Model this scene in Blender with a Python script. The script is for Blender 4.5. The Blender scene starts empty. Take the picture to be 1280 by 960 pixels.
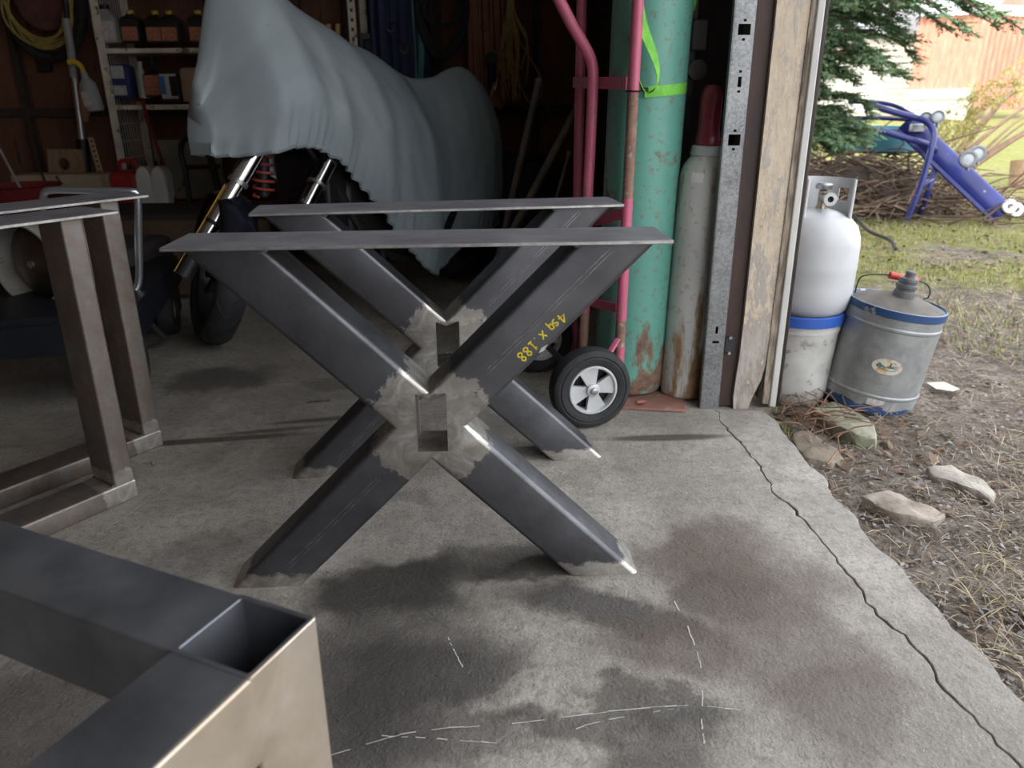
import bpy, bmesh, math, random
import numpy as np
from mathutils import Vector, Matrix, noise
from mathutils.geometry import tessellate_polygon

random.seed(7)
rng = np.random.default_rng(7)
SC = bpy.context.scene
COL = SC.collection
PI = math.pi

# ------------------------------------------------------------------ camera
FPX, PITCH, ROLL, CAMH = 961.0, math.radians(20.6), math.radians(-0.34), 0.95
fw = Vector((0, math.cos(PITCH), -math.sin(PITCH)))
r0_ = Vector((1, 0, 0)); u0_ = r0_.cross(fw)
rt = r0_ * math.cos(ROLL) + u0_ * math.sin(ROLL)
up = rt.cross(fw)
cam = bpy.data.cameras.new('camera')
cam.sensor_width = 36.0
cam.lens = FPX / 1280.0 * 36.0
cam.clip_start = 0.02; cam.clip_end = 300
cam.dof.use_dof = True
cam.dof.focus_distance = 1.65
cam.dof.aperture_fstop = 5.0
cam_o = bpy.data.objects.new('camera', cam); COL.objects.link(cam_o)
M = Matrix((rt, up, -fw)).transposed().to_4x4()
M.translation = Vector((0, 0, CAMH))
cam_o.matrix_world = M
SC.camera = cam_o

# ------------------------------------------------------------------ sky, sun, exposure
SKY = 2.5
world = bpy.data.worlds.new('overcast_sky'); SC.world = world
world.use_nodes = True
wt = world.node_tree; wt.nodes.clear()
wo = wt.nodes.new('ShaderNodeOutputWorld'); wb = wt.nodes.new('ShaderNodeBackground')
wc = wt.nodes.new('ShaderNodeTexCoord'); wn = wt.nodes.new('ShaderNodeTexNoise')
wr = wt.nodes.new('ShaderNodeValToRGB')
wn.inputs['Scale'].default_value = 2.2; wn.inputs['Detail'].default_value = 5
wr.color_ramp.elements[0].position = 0.3; wr.color_ramp.elements[0].color = (0.84, 0.90, 1.0, 1)
wr.color_ramp.elements[1].position = 0.7; wr.color_ramp.elements[1].color = (1.0, 0.99, 0.97, 1)
wt.links.new(wc.outputs['Generated'], wn.inputs['Vector'])
wt.links.new(wn.outputs['Fac'], wr.inputs['Fac'])
wt.links.new(wr.outputs['Color'], wb.inputs['Color'])
wb.inputs['Strength'].default_value = SKY
wt.links.new(wb.outputs['Background'], wo.inputs['Surface'])

sun = bpy.data.lights.new('hazy_sun', 'SUN')
sun.energy = 3.2; sun.angle = math.radians(9); sun.color = (1.0, 0.93, 0.82)
sun_o = bpy.data.objects.new('hazy_sun', sun); COL.objects.link(sun_o)
sun_o.rotation_euler = Vector((0.62, 0.52, -0.62)).to_track_quat('-Z', 'Y').to_euler()

vs = SC.view_settings
SC.display_settings.display_device = 'sRGB'
vs.view_transform = 'Standard'; vs.look = 'None'; vs.gamma = 1; vs.use_curve_mapping = False
vs.exposure = 0.5

# ------------------------------------------------------------------ photo geometry helpers (pixel -> point at a real distance)
def ray(x, y):
    return fw + rt * ((x - 640) / FPX) - up * ((y - 480) / FPX)
EYE = Vector((0, 0, CAMH))
def FL(x, y, z=0.0):
    d = ray(x, y); return EYE + d * ((z - CAMH) / d.z)
def PT(x, y, Y):
    d = ray(x, y); return EYE + d * (Y / d.y)

# ------------------------------------------------------------------ materials
MATS = {}
def nt(name):
    m = bpy.data.materials.new(name); m.use_nodes = True
    t = m.node_tree; b = t.nodes['Principled BSDF']
    return m, t, b
def N(t, kind, **kw):
    n = t.nodes.new(kind)
    for k, v in kw.items():
        if k in n.inputs: n.inputs[k].default_value = v
        else: setattr(n, k, v)
    return n
def L(t, a, b): t.links.new(a, b)
def noise_n(t, vec, scale, detail=4, rough=0.55, dist=0.0):
    n = N(t, 'ShaderNodeTexNoise', Scale=scale, Detail=detail, Roughness=rough, Distortion=dist)
    if vec is not None: L(t, vec, n.inputs['Vector'])
    return n
def ramp(t, fac, stops):
    r = t.nodes.new('ShaderNodeValToRGB')
    e = r.color_ramp.elements
    while len(e) > 1: e.remove(e[0])
    e[0].position = stops[0][0]; e[0].color = (*stops[0][1], 1)
    for p, c in stops[1:]:
        x = e.new(p); x.color = (*c, 1)
    L(t, fac, r.inputs['Fac']); return r
def mixc(t, fac, a, b):
    m = t.nodes.new('ShaderNodeMix'); m.data_type = 'RGBA'
    if isinstance(fac, (int, float)): m.inputs[0].default_value = fac
    else: L(t, fac, m.inputs[0])
    for i, v in ((6, a), (7, b)):
        if isinstance(v, tuple): m.inputs[i].default_value = (*v, 1)
        else: L(t, v, m.inputs[i])
    return m.outputs[2]
def mth(t, op, a, b=None, c=None, clamp=False):
    m = t.nodes.new('ShaderNodeMath'); m.operation = op; m.use_clamp = clamp
    for i, v in enumerate((a, b, c)):
        if v is None: continue
        if isinstance(v, (int, float)): m.inputs[i].default_value = v
        else: L(t, v, m.inputs[i])
    return m.outputs[0]
def bump(t, b, h, strength, dist=0.01):
    n = N(t, 'ShaderNodeBump', Strength=strength, Distance=dist)
    L(t, h, n.inputs['Height']); L(t, n.outputs['Normal'], b.inputs['Normal'])
def smooth_lt(t, v, edge, soft):
    m = t.nodes.new('ShaderNodeMapRange'); m.interpolation_type = 'SMOOTHSTEP'
    L(t, v, m.inputs['Value'])
    m.inputs['From Min'].default_value = edge - soft; m.inputs['From Max'].default_value = edge + soft
    m.inputs['To Min'].default_value = 1; m.inputs['To Max'].default_value = 0
    return m.outputs[0]
def obj_co(t): return t.nodes.new('ShaderNodeTexCoord').outputs['Object']
def stretch(t, co, s):
    m = N(t, 'ShaderNodeMapping'); m.inputs['Scale'].default_value = s
    L(t, co, m.inputs['Vector']); return m.outputs['Vector']

def mat(name, c1, c2=None, scale=8.0, rough=0.6, metal=0.0, bmp=0.0, bscale=None, spots=None, spec=0.5, st=(1, 1, 1), lo=0.35, hi=0.65):
    """plain procedural surface: two-tone noise, optional third-colour spots (colour, scale, threshold), optional relief"""
    if name in MATS: return MATS[name]
    m, t, b = nt(name)
    co = stretch(t, obj_co(t), st)
    if c2 is None: c2 = tuple(x * 0.8 for x in c1)
    n = noise_n(t, co, scale)
    out = ramp(t, n.outputs['Fac'], [(lo, c2), (hi, c1)]).outputs['Color']
    if spots:
        for sc_, ss, th in spots:
            n2 = noise_n(t, co, ss, 6, 0.65)
            k = mth(t, 'SUBTRACT', 1.0, smooth_lt(t, n2.outputs['Fac'], th, 0.03))
            out = mixc(t, k, out, sc_)
    L(t, out, b.inputs['Base Color'])
    b.inputs['Roughness'].default_value = rough; b.inputs['Metallic'].default_value = metal
    b.inputs['Specular IOR Level'].default_value = spec
    if bmp:
        n3 = noise_n(t, co, bscale or scale * 4, 5)
        bump(t, b, n3.outputs['Fac'], bmp)
    MATS[name] = m; return m

def steel_mat(name, bare, base=(0.125, 0.127, 0.14), rust=0.0, grain=(6, 1, 6), metal=.92):
    """dark mill-scale steel, with bare metal where the piece has been ground. bare: list of ('sphere'|'below'|'above'|'axis', ...)"""
    m, t, b = nt(name)
    co = obj_co(t)
    jag = noise_n(t, co, 26, 5, 0.7)
    jo = mth(t, 'SUBTRACT', jag.outputs['Fac'], 0.5)
    big = noise_n(t, co, 9, 4)
    fine = noise_n(t, stretch(t, co, grain), 14, 6, 0.65)
    col = ramp(t, big.outputs['Fac'], [(0.3, tuple(x * 0.62 for x in base)), (0.7, tuple(x * 1.25 for x in base))]).outputs['Color']
    col = mixc(t, mth(t, 'MULTIPLY', fine.outputs['Fac'], 0.35), col, (0.2, 0.2, 0.21))
    if rust:
        rn = noise_n(t, co, 30, 6, 0.7)
        col = mixc(t, mth(t, 'MULTIPLY', smooth_lt(t, rn.outputs['Fac'], 0.5, 0.1), rust), col, (0.21, 0.135, 0.095))
    sep = t.nodes.new('ShaderNodeSeparateXYZ'); L(t, co, sep.inputs[0])
    mask = None
    for bb in bare:
        if bb[0] == 'sphere':
            _, cx, cz, r, amp = bb
            dx = mth(t, 'SUBTRACT', sep.outputs[0], cx); dz = mth(t, 'SUBTRACT', sep.outputs[2], cz)
            d = mth(t, 'SQRT', mth(t, 'ADD', mth(t, 'MULTIPLY', dx, dx), mth(t, 'MULTIPLY', dz, dz)))
            k = smooth_lt(t, mth(t, 'ADD', d, mth(t, 'MULTIPLY', jo, amp)), r, 0.004)
        else:
            kind, ax, v, amp = bb
            s = mth(t, 'ADD', sep.outputs[ax], mth(t, 'MULTIPLY', jo, amp))
            k = smooth_lt(t, s, v, 0.004)
            if kind == 'above': k = mth(t, 'SUBTRACT', 1.0, k)
        mask = k if mask is None else mth(t, 'MAXIMUM', mask, k)
    swirl = noise_n(t, co, 16, 5, 0.6, 1.6)
    barec = ramp(t, swirl.outputs['Fac'], [(0.3, (0.29, 0.27, 0.245)), (0.5, (0.42, 0.4, 0.37)), (0.7, (0.62, 0.61, 0.6))]).outputs['Color']
    ro = ramp(t, fine.outputs['Fac'], [(0.3, (0.4,) * 3), (0.7, (0.56,) * 3)]).outputs['Color']
    if mask is not None:
        col = mixc(t, mask, col, barec)
        b.inputs['Metallic'].default_value = 0.85
        ro = mixc(t, mask, ro, (0.42, 0.42, 0.42))
    b.inputs['Metallic'].default_value = metal
    L(t, col, b.inputs['Base Color']); L(t, ro, b.inputs['Roughness'])
    bump(t, b, fine.outputs['Fac'], 0.12, 0.004)
    return m

# ------------------------------------------------------------------ mesh builder
class MB:
    def __init__(s): s.v = []; s.f = []
    def add(s, vs, fs):
        o = len(s.v); s.v += [tuple(x) for x in vs]; s.f += [tuple(i + o for i in f) for f in fs]; return s
    def box(s, c, size, R=None):
        c = Vector(c); hx, hy, hz = (x / 2 for x in size)
        vs = [Vector((x, y, z)) for z in (-hz, hz) for y in (-hy, hy) for x in (-hx, hx)]
        if R is not None: vs = [R @ v for v in vs]
        return s.add([v + c for v in vs], [(0, 2, 3, 1), (4, 5, 7, 6), (0, 1, 5, 4), (2, 6, 7, 3), (0, 4, 6, 2), (1, 3, 7, 5)])
    def beam(s, p0, p1, w, d, upv=(0, 0, 1)):
        """rectangular bar from p0 to p1, w across, d along upv-ish"""
        p0, p1 = Vector(p0), Vector(p1); a = (p1 - p0).normalized(); x = a.cross(Vector(upv))
        if x.length < 1e-4: x = a.cross(Vector((1, 0, 0)))
        x.normalize(); y = x.cross(a).normalized()
        vs = [p + x * sx * w / 2 + y * sy * d / 2 for p in (p0, p1) for sx, sy in ((-1, -1), (1, -1), (1, 1), (-1, 1))]
        return s.add(vs, [(3, 2, 1, 0), (4, 5, 6, 7), (0, 1, 5, 4), (1, 2, 6, 5), (2, 3, 7, 6), (3, 0, 4, 7)])
    def tube(s, pts, r, n=10, caps=True, closed=False, flat=None):
        pts = [Vector(p) for p in pts]; m = len(pts)
        rs = r if isinstance(r, (list, tuple)) else [r] * m
        tg = []
        for i in range(m):
            a = pts[(i - 1) % m] if (closed or i > 0) else pts[i]
            b = pts[(i + 1) % m] if (closed or i < m - 1) else pts[i]
            d = b - a; tg.append(d.normalized() if d.length > 1e-9 else Vector((0, 0, 1)))
        x = tg[0].cross(Vector((0, 0, 1)))
        if x.length < 0.05: x = tg[0].cross(Vector((1, 0, 0)))
        x.normalize(); vs = []
        for i in range(m):
            x = (x - tg[i] * x.dot(tg[i])).normalized(); y = tg[i].cross(x)
            for k in range(n):
                a = 2 * PI * k / n
                vs.append(pts[i] + (x * math.cos(a) + y * math.sin(a) * (flat or 1)) * rs[i])
        fs = []
        for i in range(m if closed else m - 1):
            j = (i + 1) % m
            for k in range(n):
                q = (k + 1) % n; fs.append((i * n + k, i * n + q, j * n + q, j * n + k))
        if caps and not closed:
            fs.append(tuple(range(n - 1, -1, -1))); fs.append(tuple((m - 1) * n + k for k in range(n)))
        return s.add(vs, fs)
    def cyl(s, p0, p1, r, r2=None, n=20): return s.tube([p0, p1], [r, r if r2 is None else r2], n)
    def lathe(s, prof, c=(0, 0, 0), n=32, R=None):
        c = Vector(c); vs = []; m = len(prof)
        for r, z in prof:
            for k in range(n):
                a = 2 * PI * k / n; v = Vector((r * math.cos(a), r * math.sin(a), z))
                vs.append((R @ v if R is not None else v) + c)
        fs = [(i * n + k, i * n + (k + 1) % n, (i + 1) * n + (k + 1) % n, (i + 1) * n + k) for i in range(m - 1) for k in range(n)]
        if prof[0][0] > 1e-6: fs.append(tuple(range(n - 1, -1, -1)))
        if prof[-1][0] > 1e-6: fs.append(tuple((m - 1) * n + k for k in range(n)))
        return s.add(vs, fs)
    def ring(s, prof, c=(0, 0, 0), n=32, R=None):
        """closed profile lathe"""
        c = Vector(c); vs = []; m = len(prof)
        for r, z in prof:
            for k in range(n):
                a = 2 * PI * k / n; v = Vector((r * math.cos(a), r * math.sin(a), z))
                vs.append((R @ v if R is not None else v) + c)
        return s.add(vs, [(i * n + k, i * n + (k + 1) % n, ((i + 1) % m) * n + (k + 1) % n, ((i + 1) % m) * n + k) for i in range(m) for k in range(n)])
    def prism(s, poly, p0, ex, ey, ez, depth):
        """polygon (2-D, ccw) in plane ex, ey at p0 extruded along ez"""
        p0, ex, ey, ez = Vector(p0), Vector(ex), Vector(ey), Vector(ez); n = len(poly)
        vs = [p0 + ex * a + ey * b for a, b in poly] + [p0 + ex * a + ey * b + ez * depth for a, b in poly]
        fs = [tuple(range(n - 1, -1, -1)), tuple(range(n, 2 * n))] + [(i, (i + 1) % n, (i + 1) % n + n, i + n) for i in range(n)]
        return s.add(vs, fs)
    def sect(s, c, a, x, hx, hy, r, pl0, pl1, k=4):
        """round-cornered rectangular tube along a through c, cut by two planes (point, normal)"""
        c, a, x = Vector(c), Vector(a).normalized(), Vector(x).normalized(); y = a.cross(x).normalized()
        pts = []
        for sx, sy, b0 in ((1, 1, 0), (-1, 1, PI / 2), (-1, -1, PI), (1, -1, 1.5 * PI)):
            for i in range(k + 1):
                an = b0 + PI / 2 * i / k
                pts.append((sx * (hx - r) + r * math.cos(an), sy * (hy - r) + r * math.sin(an)))
        n = len(pts); vs = []
        for P0, Nn in (pl0, pl1):
            P0, Nn = Vector(P0), Vector(Nn)
            for u, w in pts:
                q = c + x * u + y * w; vs.append(q + a * ((P0 - q).dot(Nn) / a.dot(Nn)))
        fs = [(i, (i + 1) % n, (i + 1) % n + n, i + n) for i in range(n)] + [tuple(range(n - 1, -1, -1)), tuple(range(n, 2 * n))]
        return s.add(vs, fs)
    def build(s, name, m=None, parent=None, smooth=35, bevel=0.0, seg=2):
        me = bpy.data.meshes.new(name); me.from_pydata(s.v, [], s.f); me.validate()
        bm = bmesh.new(); bm.from_mesh(me); bmesh.ops.recalc_face_normals(bm, faces=bm.faces); bm.to_mesh(me); bm.free()
        if smooth:
            me.polygons.foreach_set('use_smooth', [True] * len(me.polygons)); me.set_sharp_from_angle(angle=math.radians(smooth))
        o = bpy.data.objects.new(name, me); COL.objects.link(o)
        if m is not None: me.materials.append(m)
        if parent is not None: o.parent = parent
        if bevel:
            b = o.modifiers.new('bevel', 'BEVEL'); b.width = bevel; b.segments = seg; b.limit_method = 'ANGLE'; b.angle_limit = math.radians(40)
        return o

def fast_mesh(name, verts, faces_n, m, parent=None, smooth=False):
    """numpy verts (k, n, 3): k separate n-gons"""
    k, n, _ = verts.shape
    me = bpy.data.meshes.new(name)
    me.vertices.add(k * n); me.vertices.foreach_set('co', verts.reshape(-1).astype(np.float32))
    me.loops.add(k * n); me.loops.foreach_set('vertex_index', np.arange(k * n, dtype=np.int32))
    me.polygons.add(k); me.polygons.foreach_set('loop_start', np.arange(0, k * n, n, dtype=np.int32))
    me.update(); me.validate()
    o = bpy.data.objects.new(name, me); COL.objects.link(o); me.materials.append(m)
    if parent is not None: o.parent = parent
    return o

def tag(o, label, cat, group=None, kind=None):
    o['label'] = label; o['category'] = cat
    if group: o['group'] = group
    if kind: o['kind'] = kind
    return o
def thing(name, label, cat, loc=(0, 0, 0), rz=0.0, group=None):
    o = bpy.data.objects.new(name, None); COL.objects.link(o); o.empty_display_size = 0.05
    o.location = loc; o.rotation_euler = (0, 0, rz)
    return tag(o, label, cat, group)
def struct(o, **kw):
    o['kind'] = 'structure'; return o
def dup(root, loc=None, rz=None, label=None):
    r = root.copy(); COL.objects.link(r)
    if loc is not None: r.location = loc
    if rz is not None: r.rotation_euler = (0, 0, rz)
    if label: r['label'] = label
    for ch in list(root.children):
        c = ch.copy(); COL.objects.link(c); c.parent = r
        for g in list(ch.children):
            d = g.copy(); COL.objects.link(d); d.parent = c
    return r
def spline(pts, n=8):
    """Catmull-Rom through the points"""
    P = [Vector(p) for p in pts]; P = [P[0] * 2 - P[1]] + P + [P[-1] * 2 - P[-2]]; out = []
    for i in range(1, len(P) - 2):
        for k in range(n):
            t = k / n; a, b, c, d = P[i - 1:i + 3]
            out.append(0.5 * ((2 * b) + (c - a) * t + (2 * a - 5 * b + 4 * c - d) * t * t + (3 * b - a - 3 * c + d) * t ** 3))
    out.append(P[-2]); return out

# common materials
m_black = mat('black_plastic', (0.012, 0.012, 0.014), rough=0.5)
m_rubber = mat('rubber', (0.028, 0.029, 0.031), (0.018, 0.018, 0.02), 30, rough=0.75, bmp=0.2)
m_darkmetal = mat('dark_metal', (0.05, 0.05, 0.055), (0.03, 0.03, 0.032), 12, rough=0.5, metal=0.6)
m_chrome = mat('chrome', (0.75, 0.76, 0.78), (0.68, 0.68, 0.7), 10, rough=0.13, metal=1)
m_dullsteel = mat('dull_steel', (0.45, 0.46, 0.47), (0.32, 0.33, 0.34), 14, rough=0.42, metal=0.9)
m_white = mat('white_plastic', (0.72, 0.72, 0.7), (0.6, 0.6, 0.58), 9, rough=0.5)
m_red = mat('red_plastic', (0.42, 0.022, 0.02), (0.3, 0.018, 0.018), 9, rough=0.5)
m_yellow = mat('yellow_plastic', (0.7, 0.45, 0.04), rough=0.5)
m_orange = mat('orange_cord', (0.6, 0.16, 0.05), rough=0.6)
m_wood = mat('old_wood', (0.3, 0.2, 0.12), (0.2, 0.13, 0.08), 12, rough=0.8, st=(6, 6, 1))
m_bluedark = mat('dark_blue_plastic', (0.03, 0.04, 0.1), (0.02, 0.028, 0.07), 8, rough=0.6)
m_paper = mat('label_paper', (0.6, 0.58, 0.54), (0.42, 0.4, 0.38), 60, rough=0.7)
m_orlabel = mat('orange_label', (0.5, 0.2, 0.1), (0.3, 0.11, 0.07), 70, rough=0.6)

# =================================================================== SETTING
YAW = -0.066                      # the door line drifts this much in x per metre of y
def doorx(y, x0): return x0 + YAW * (y - 2.28)

# ---- concrete floor
def concrete_mat():
    m, t, b = nt('concrete')
    co = t.nodes.new('ShaderNodeTexCoord').outputs['Object']
    n1 = noise_n(t, co, 1.7, 6, 0.6); n2 = noise_n(t, co, 9, 6, 0.65); n3 = noise_n(t, co, 120, 4, 0.6)
    col = ramp(t, n1.outputs['Fac'], [(0.3, (0.26, 0.24, 0.215)), (0.5, (0.375, 0.35, 0.315)), (0.7, (0.52, 0.49, 0.445))]).outputs['Color']
    col = mixc(t, mth(t, 'MULTIPLY', smooth_lt(t, n2.outputs['Fac'], 0.47, 0.15), 0.5), col, (0.2, 0.183, 0.16))
    n4 = noise_n(t, co, 42, 6, 0.72); n5 = noise_n(t, co, 170, 4, 0.65)
    col = mixc(t, mth(t, 'MULTIPLY', smooth_lt(t, n4.outputs['Fac'], 0.45, 0.1), 0.45), col, (0.16, 0.148, 0.132))
    col = mixc(t, mth(t, 'MULTIPLY', mth(t, 'SUBTRACT', 1.0, smooth_lt(t, n5.outputs['Fac'], 0.64, 0.04)), 0.5), col, (0.62, 0.6, 0.56))
    col = mixc(t, mth(t, 'MULTIPLY', smooth_lt(t, n5.outputs['Fac'], 0.36, 0.04), 0.6), col, (0.07, 0.064, 0.058))
    w = noise_n(t, co, 5, 5, 0.6)
    wsub = t.nodes.new('ShaderNodeVectorMath'); wsub.operation = 'SUBTRACT'; L(t, w.outputs['Color'], wsub.inputs[0]); wsub.inputs[1].default_value = (0.5, 0.5, 0.5)
    wsc = t.nodes.new('ShaderNodeVectorMath'); wsc.operation = 'SCALE'; L(t, wsub.outputs[0], wsc.inputs[0]); wsc.inputs['Scale'].default_value = 0.3
    wp = t.nodes.new('ShaderNodeVectorMath'); wp.operation = 'ADD'; L(t, co, wp.inputs[0]); L(t, wsc.outputs[0], wp.inputs[1])
    # oil and dirt stains, each with its own place on the slab: pixel centre, radii (m), angle, strength, colour
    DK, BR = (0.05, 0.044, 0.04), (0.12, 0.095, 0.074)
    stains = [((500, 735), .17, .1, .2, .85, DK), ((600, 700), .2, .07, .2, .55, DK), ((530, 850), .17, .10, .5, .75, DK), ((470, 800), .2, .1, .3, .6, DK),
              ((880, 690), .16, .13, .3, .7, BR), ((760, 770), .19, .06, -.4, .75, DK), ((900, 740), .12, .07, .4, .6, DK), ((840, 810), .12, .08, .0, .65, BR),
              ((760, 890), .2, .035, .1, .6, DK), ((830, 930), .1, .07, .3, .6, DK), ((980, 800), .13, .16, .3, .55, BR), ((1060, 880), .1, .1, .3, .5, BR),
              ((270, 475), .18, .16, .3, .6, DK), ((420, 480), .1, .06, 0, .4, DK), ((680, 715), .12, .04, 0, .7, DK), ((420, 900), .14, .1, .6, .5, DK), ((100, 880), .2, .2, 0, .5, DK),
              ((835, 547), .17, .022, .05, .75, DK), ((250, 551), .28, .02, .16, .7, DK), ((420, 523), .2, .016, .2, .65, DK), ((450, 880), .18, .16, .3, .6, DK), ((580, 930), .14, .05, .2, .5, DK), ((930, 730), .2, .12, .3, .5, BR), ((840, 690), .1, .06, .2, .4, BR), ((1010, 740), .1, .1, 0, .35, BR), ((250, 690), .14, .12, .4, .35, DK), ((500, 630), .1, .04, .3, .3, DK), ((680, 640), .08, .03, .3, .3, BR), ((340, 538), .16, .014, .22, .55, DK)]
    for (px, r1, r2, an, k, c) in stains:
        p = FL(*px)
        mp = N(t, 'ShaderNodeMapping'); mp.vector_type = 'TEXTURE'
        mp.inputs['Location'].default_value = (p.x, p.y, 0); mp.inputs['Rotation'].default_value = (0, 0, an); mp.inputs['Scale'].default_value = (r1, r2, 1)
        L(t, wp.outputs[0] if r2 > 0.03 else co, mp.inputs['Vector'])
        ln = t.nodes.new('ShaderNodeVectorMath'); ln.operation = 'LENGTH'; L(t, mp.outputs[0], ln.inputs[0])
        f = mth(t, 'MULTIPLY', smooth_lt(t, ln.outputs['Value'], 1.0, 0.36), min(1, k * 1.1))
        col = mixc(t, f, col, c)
    L(t, col, b.inputs['Base Color'])
    ro = ramp(t, n2.outputs['Fac'], [(0.3, (0.62,) * 3), (0.7, (0.85,) * 3)]).outputs['Color']
    L(t, ro, b.inputs['Roughness'])
    h = mth(t, 'ADD', mth(t, 'MULTIPLY', n3.outputs['Fac'], 0.35), mth(t, 'ADD', mth(t, 'MULTIPLY', n4.outputs['Fac'], .3), n2.outputs['Fac']))
    bump(t, b, h, 0.6, 0.012)
    return m
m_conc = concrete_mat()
YS = [-3.4 + i * 0.02 for i in range(286)]      # to 2.3
def jag(y, k, a): return a * noise.noise(Vector((y * k, 3.1, 0.7))) + a * 0.5 * noise.noise(Vector((y * k * 3.7, 9.1, 0.7)))
def crackx(y): return 0.655 - 0.072 * (y - 2.1) + jag(y, 2.5, 0.02) + jag(y, 9, 0.016) + jag(y, 30, 0.008)
def edgex(y):
    base = 0.79 - 0.06 * (y - 2.2)
    return base + jag(y + 40, 2.0, 0.035) + jag(y + 9, 9, 0.012)
def slab(name, xa, xb, ys, z0=-0.14, z1=0.0, soft=0.0018):
    b = MB(); n = len(ys)
    for i, y in enumerate(ys):
        a, c = xa(y), xb(y)
        b.v += [(a, y, z0), (a, y, z1 - soft), (a + soft, y, z1), (c - soft, y, z1), (c, y, z1 - soft), (c, y, z0)]
    for i in range(n - 1):
        for k in range(5): b.f.append((i * 6 + k, i * 6 + k + 1, i * 6 + k + 7, i * 6 + k + 6))
    b.f.append(tuple(range(6))); b.f.append(tuple((n - 1) * 6 + k for k in range(5, -1, -1)))
    o = b.build(name, m_conc, smooth=30); struct(o); return o
YS2 = [y for y in YS if y < 2.3]
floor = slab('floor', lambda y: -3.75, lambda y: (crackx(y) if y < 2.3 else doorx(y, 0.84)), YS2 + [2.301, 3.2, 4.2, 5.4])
edge = slab('floor_edge', lambda y: crackx(y) + max(.0004, 0.003 + 0.006 * noise.noise(Vector((y * 7, 0, 0))) + .003 * noise.noise(Vector((y * 31, 0, 4)))), edgex, YS2)
edge.name = 'trim_5'
# chalky scratches on the slab
sb = MB()
for line in ([(395, 950), (520, 915), (640, 905), (760, 890), (860, 882), (925, 888)], [(680, 925), (740, 905), (800, 893), (850, 885)], [(470, 920), (520, 922), (600, 928), (660, 931)],
             [(843, 752), (862, 790), (878, 845), (877, 900), (880, 930)], [(560, 797), (570, 818), (580, 838)], [(205, 610), (165, 640), (120, 670)], [(385, 498), (410, 501)], [(678, 837), (678, 846)]):
    w = [FL(*p) for p in line]; w = spline(w, 6)
    for i in range(len(w) - 1):
        if random.random() < 0.28: continue
        a, c = w[i], w[i + 1]; d = (c - a); q = Vector((-d.y, d.x, 0)).normalized() * random.uniform(0.0005, 0.0013)
        z = Vector((0, 0, 0.0008)); k = len(sb.v)
        j = Vector((random.uniform(-1, 1), random.uniform(-1, 1), 0)) * 0.0015
        sb.v += [tuple(a - q + z + j), tuple(a + q + z + j), tuple(c + q + z), tuple(c - q + z)]; sb.f.append((k, k + 1, k + 2, k + 3))
so = sb.build('scratch_marks', mat('chalk', (0.62, 0.61, 0.58), rough=0.9), floor, smooth=0); so['kind'] = 'stuff'

# ---- room shell
m_ply = mat('brown_plywood', (0.2, 0.085, 0.045), (0.1, 0.045, 0.026), 2.5, rough=0.75, st=(2.5, 2.5, .6), bmp=0.15, spots=[((0.06, 0.035, 0.025), 5, 0.62)])
m_stud = mat('dark_stud', (0.06, 0.042, 0.034), (0.035, 0.025, 0.02), 6, rough=0.85, st=(5, 5, 1))
m_dark = mat('dark_wall', (0.05, 0.04, 0.042), (0.032, 0.027, 0.03), 5, rough=0.9)
m_ceil = mat('ceiling_board', (0.68, 0.65, 0.6), (0.55, 0.52, 0.48), 4, rough=0.9)
WB = 5.3
wb_ = struct(MB().box((-1.45, WB + 0.09, 1.27), (4.7, 0.1, 2.6)).build('wall_back', m_stud))
xs = -3.7
while xs < 0.75:
    w = 0.597
    MB().box((xs + w / 2, WB + 0.03 + random.uniform(-.004, .004), 1.25), (w - 0.008, 0.018, 2.45)).build('panel', m_ply, wb_, bevel=0.003)
    xs += w
for x in (-3.13, -2.55, -1.02, -0.45, 0.16):
    MB().box((x, WB - 0.005, 1.25), (0.04, 0.05, 2.45)).build('stud', m_stud, wb_, bevel=0.004)
MB().box((-1.45, WB - 0.005, 0.86), (4.5, 0.045, 0.05)).build('rail', m_stud, wb_, bevel=0.004)
struct(MB().box((-3.8, 1.0, 1.27), (0.1, 8.8, 2.6)).build('wall_left', m_ply))
struct(MB().box((-1.4, -3.45, 1.27), (4.7, 0.1, 2.6)).build('wall_front', m_dark))
struct(MB().box((-1.3, 1.0, 2.62), (5.3, 9.2, 0.1)).build('ceiling', m_ceil))
# side wall with the door opening
wr_ = MB()
def wallseg(y0, y1, z0, z1, xin=0.70, th=0.09):
    p0 = Vector((doorx(y0, xin) + th / 2, y0, 0)); p1 = Vector((doorx(y1, xin) + th / 2, y1, 0))
    zc = Vector((0, 0, (z0 + z1) / 2)); wr_.beam(p0 + zc, p1 + zc, th, z1 - z0)
wallseg(2.40, 5.4, -0.1, 2.57); wallseg(-3.5, -2.9, -0.1, 2.57); wallseg(-2.9, 2.40, 2.32, 2.57)
struct(wr_.build('wall_right', m_dark))

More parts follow.
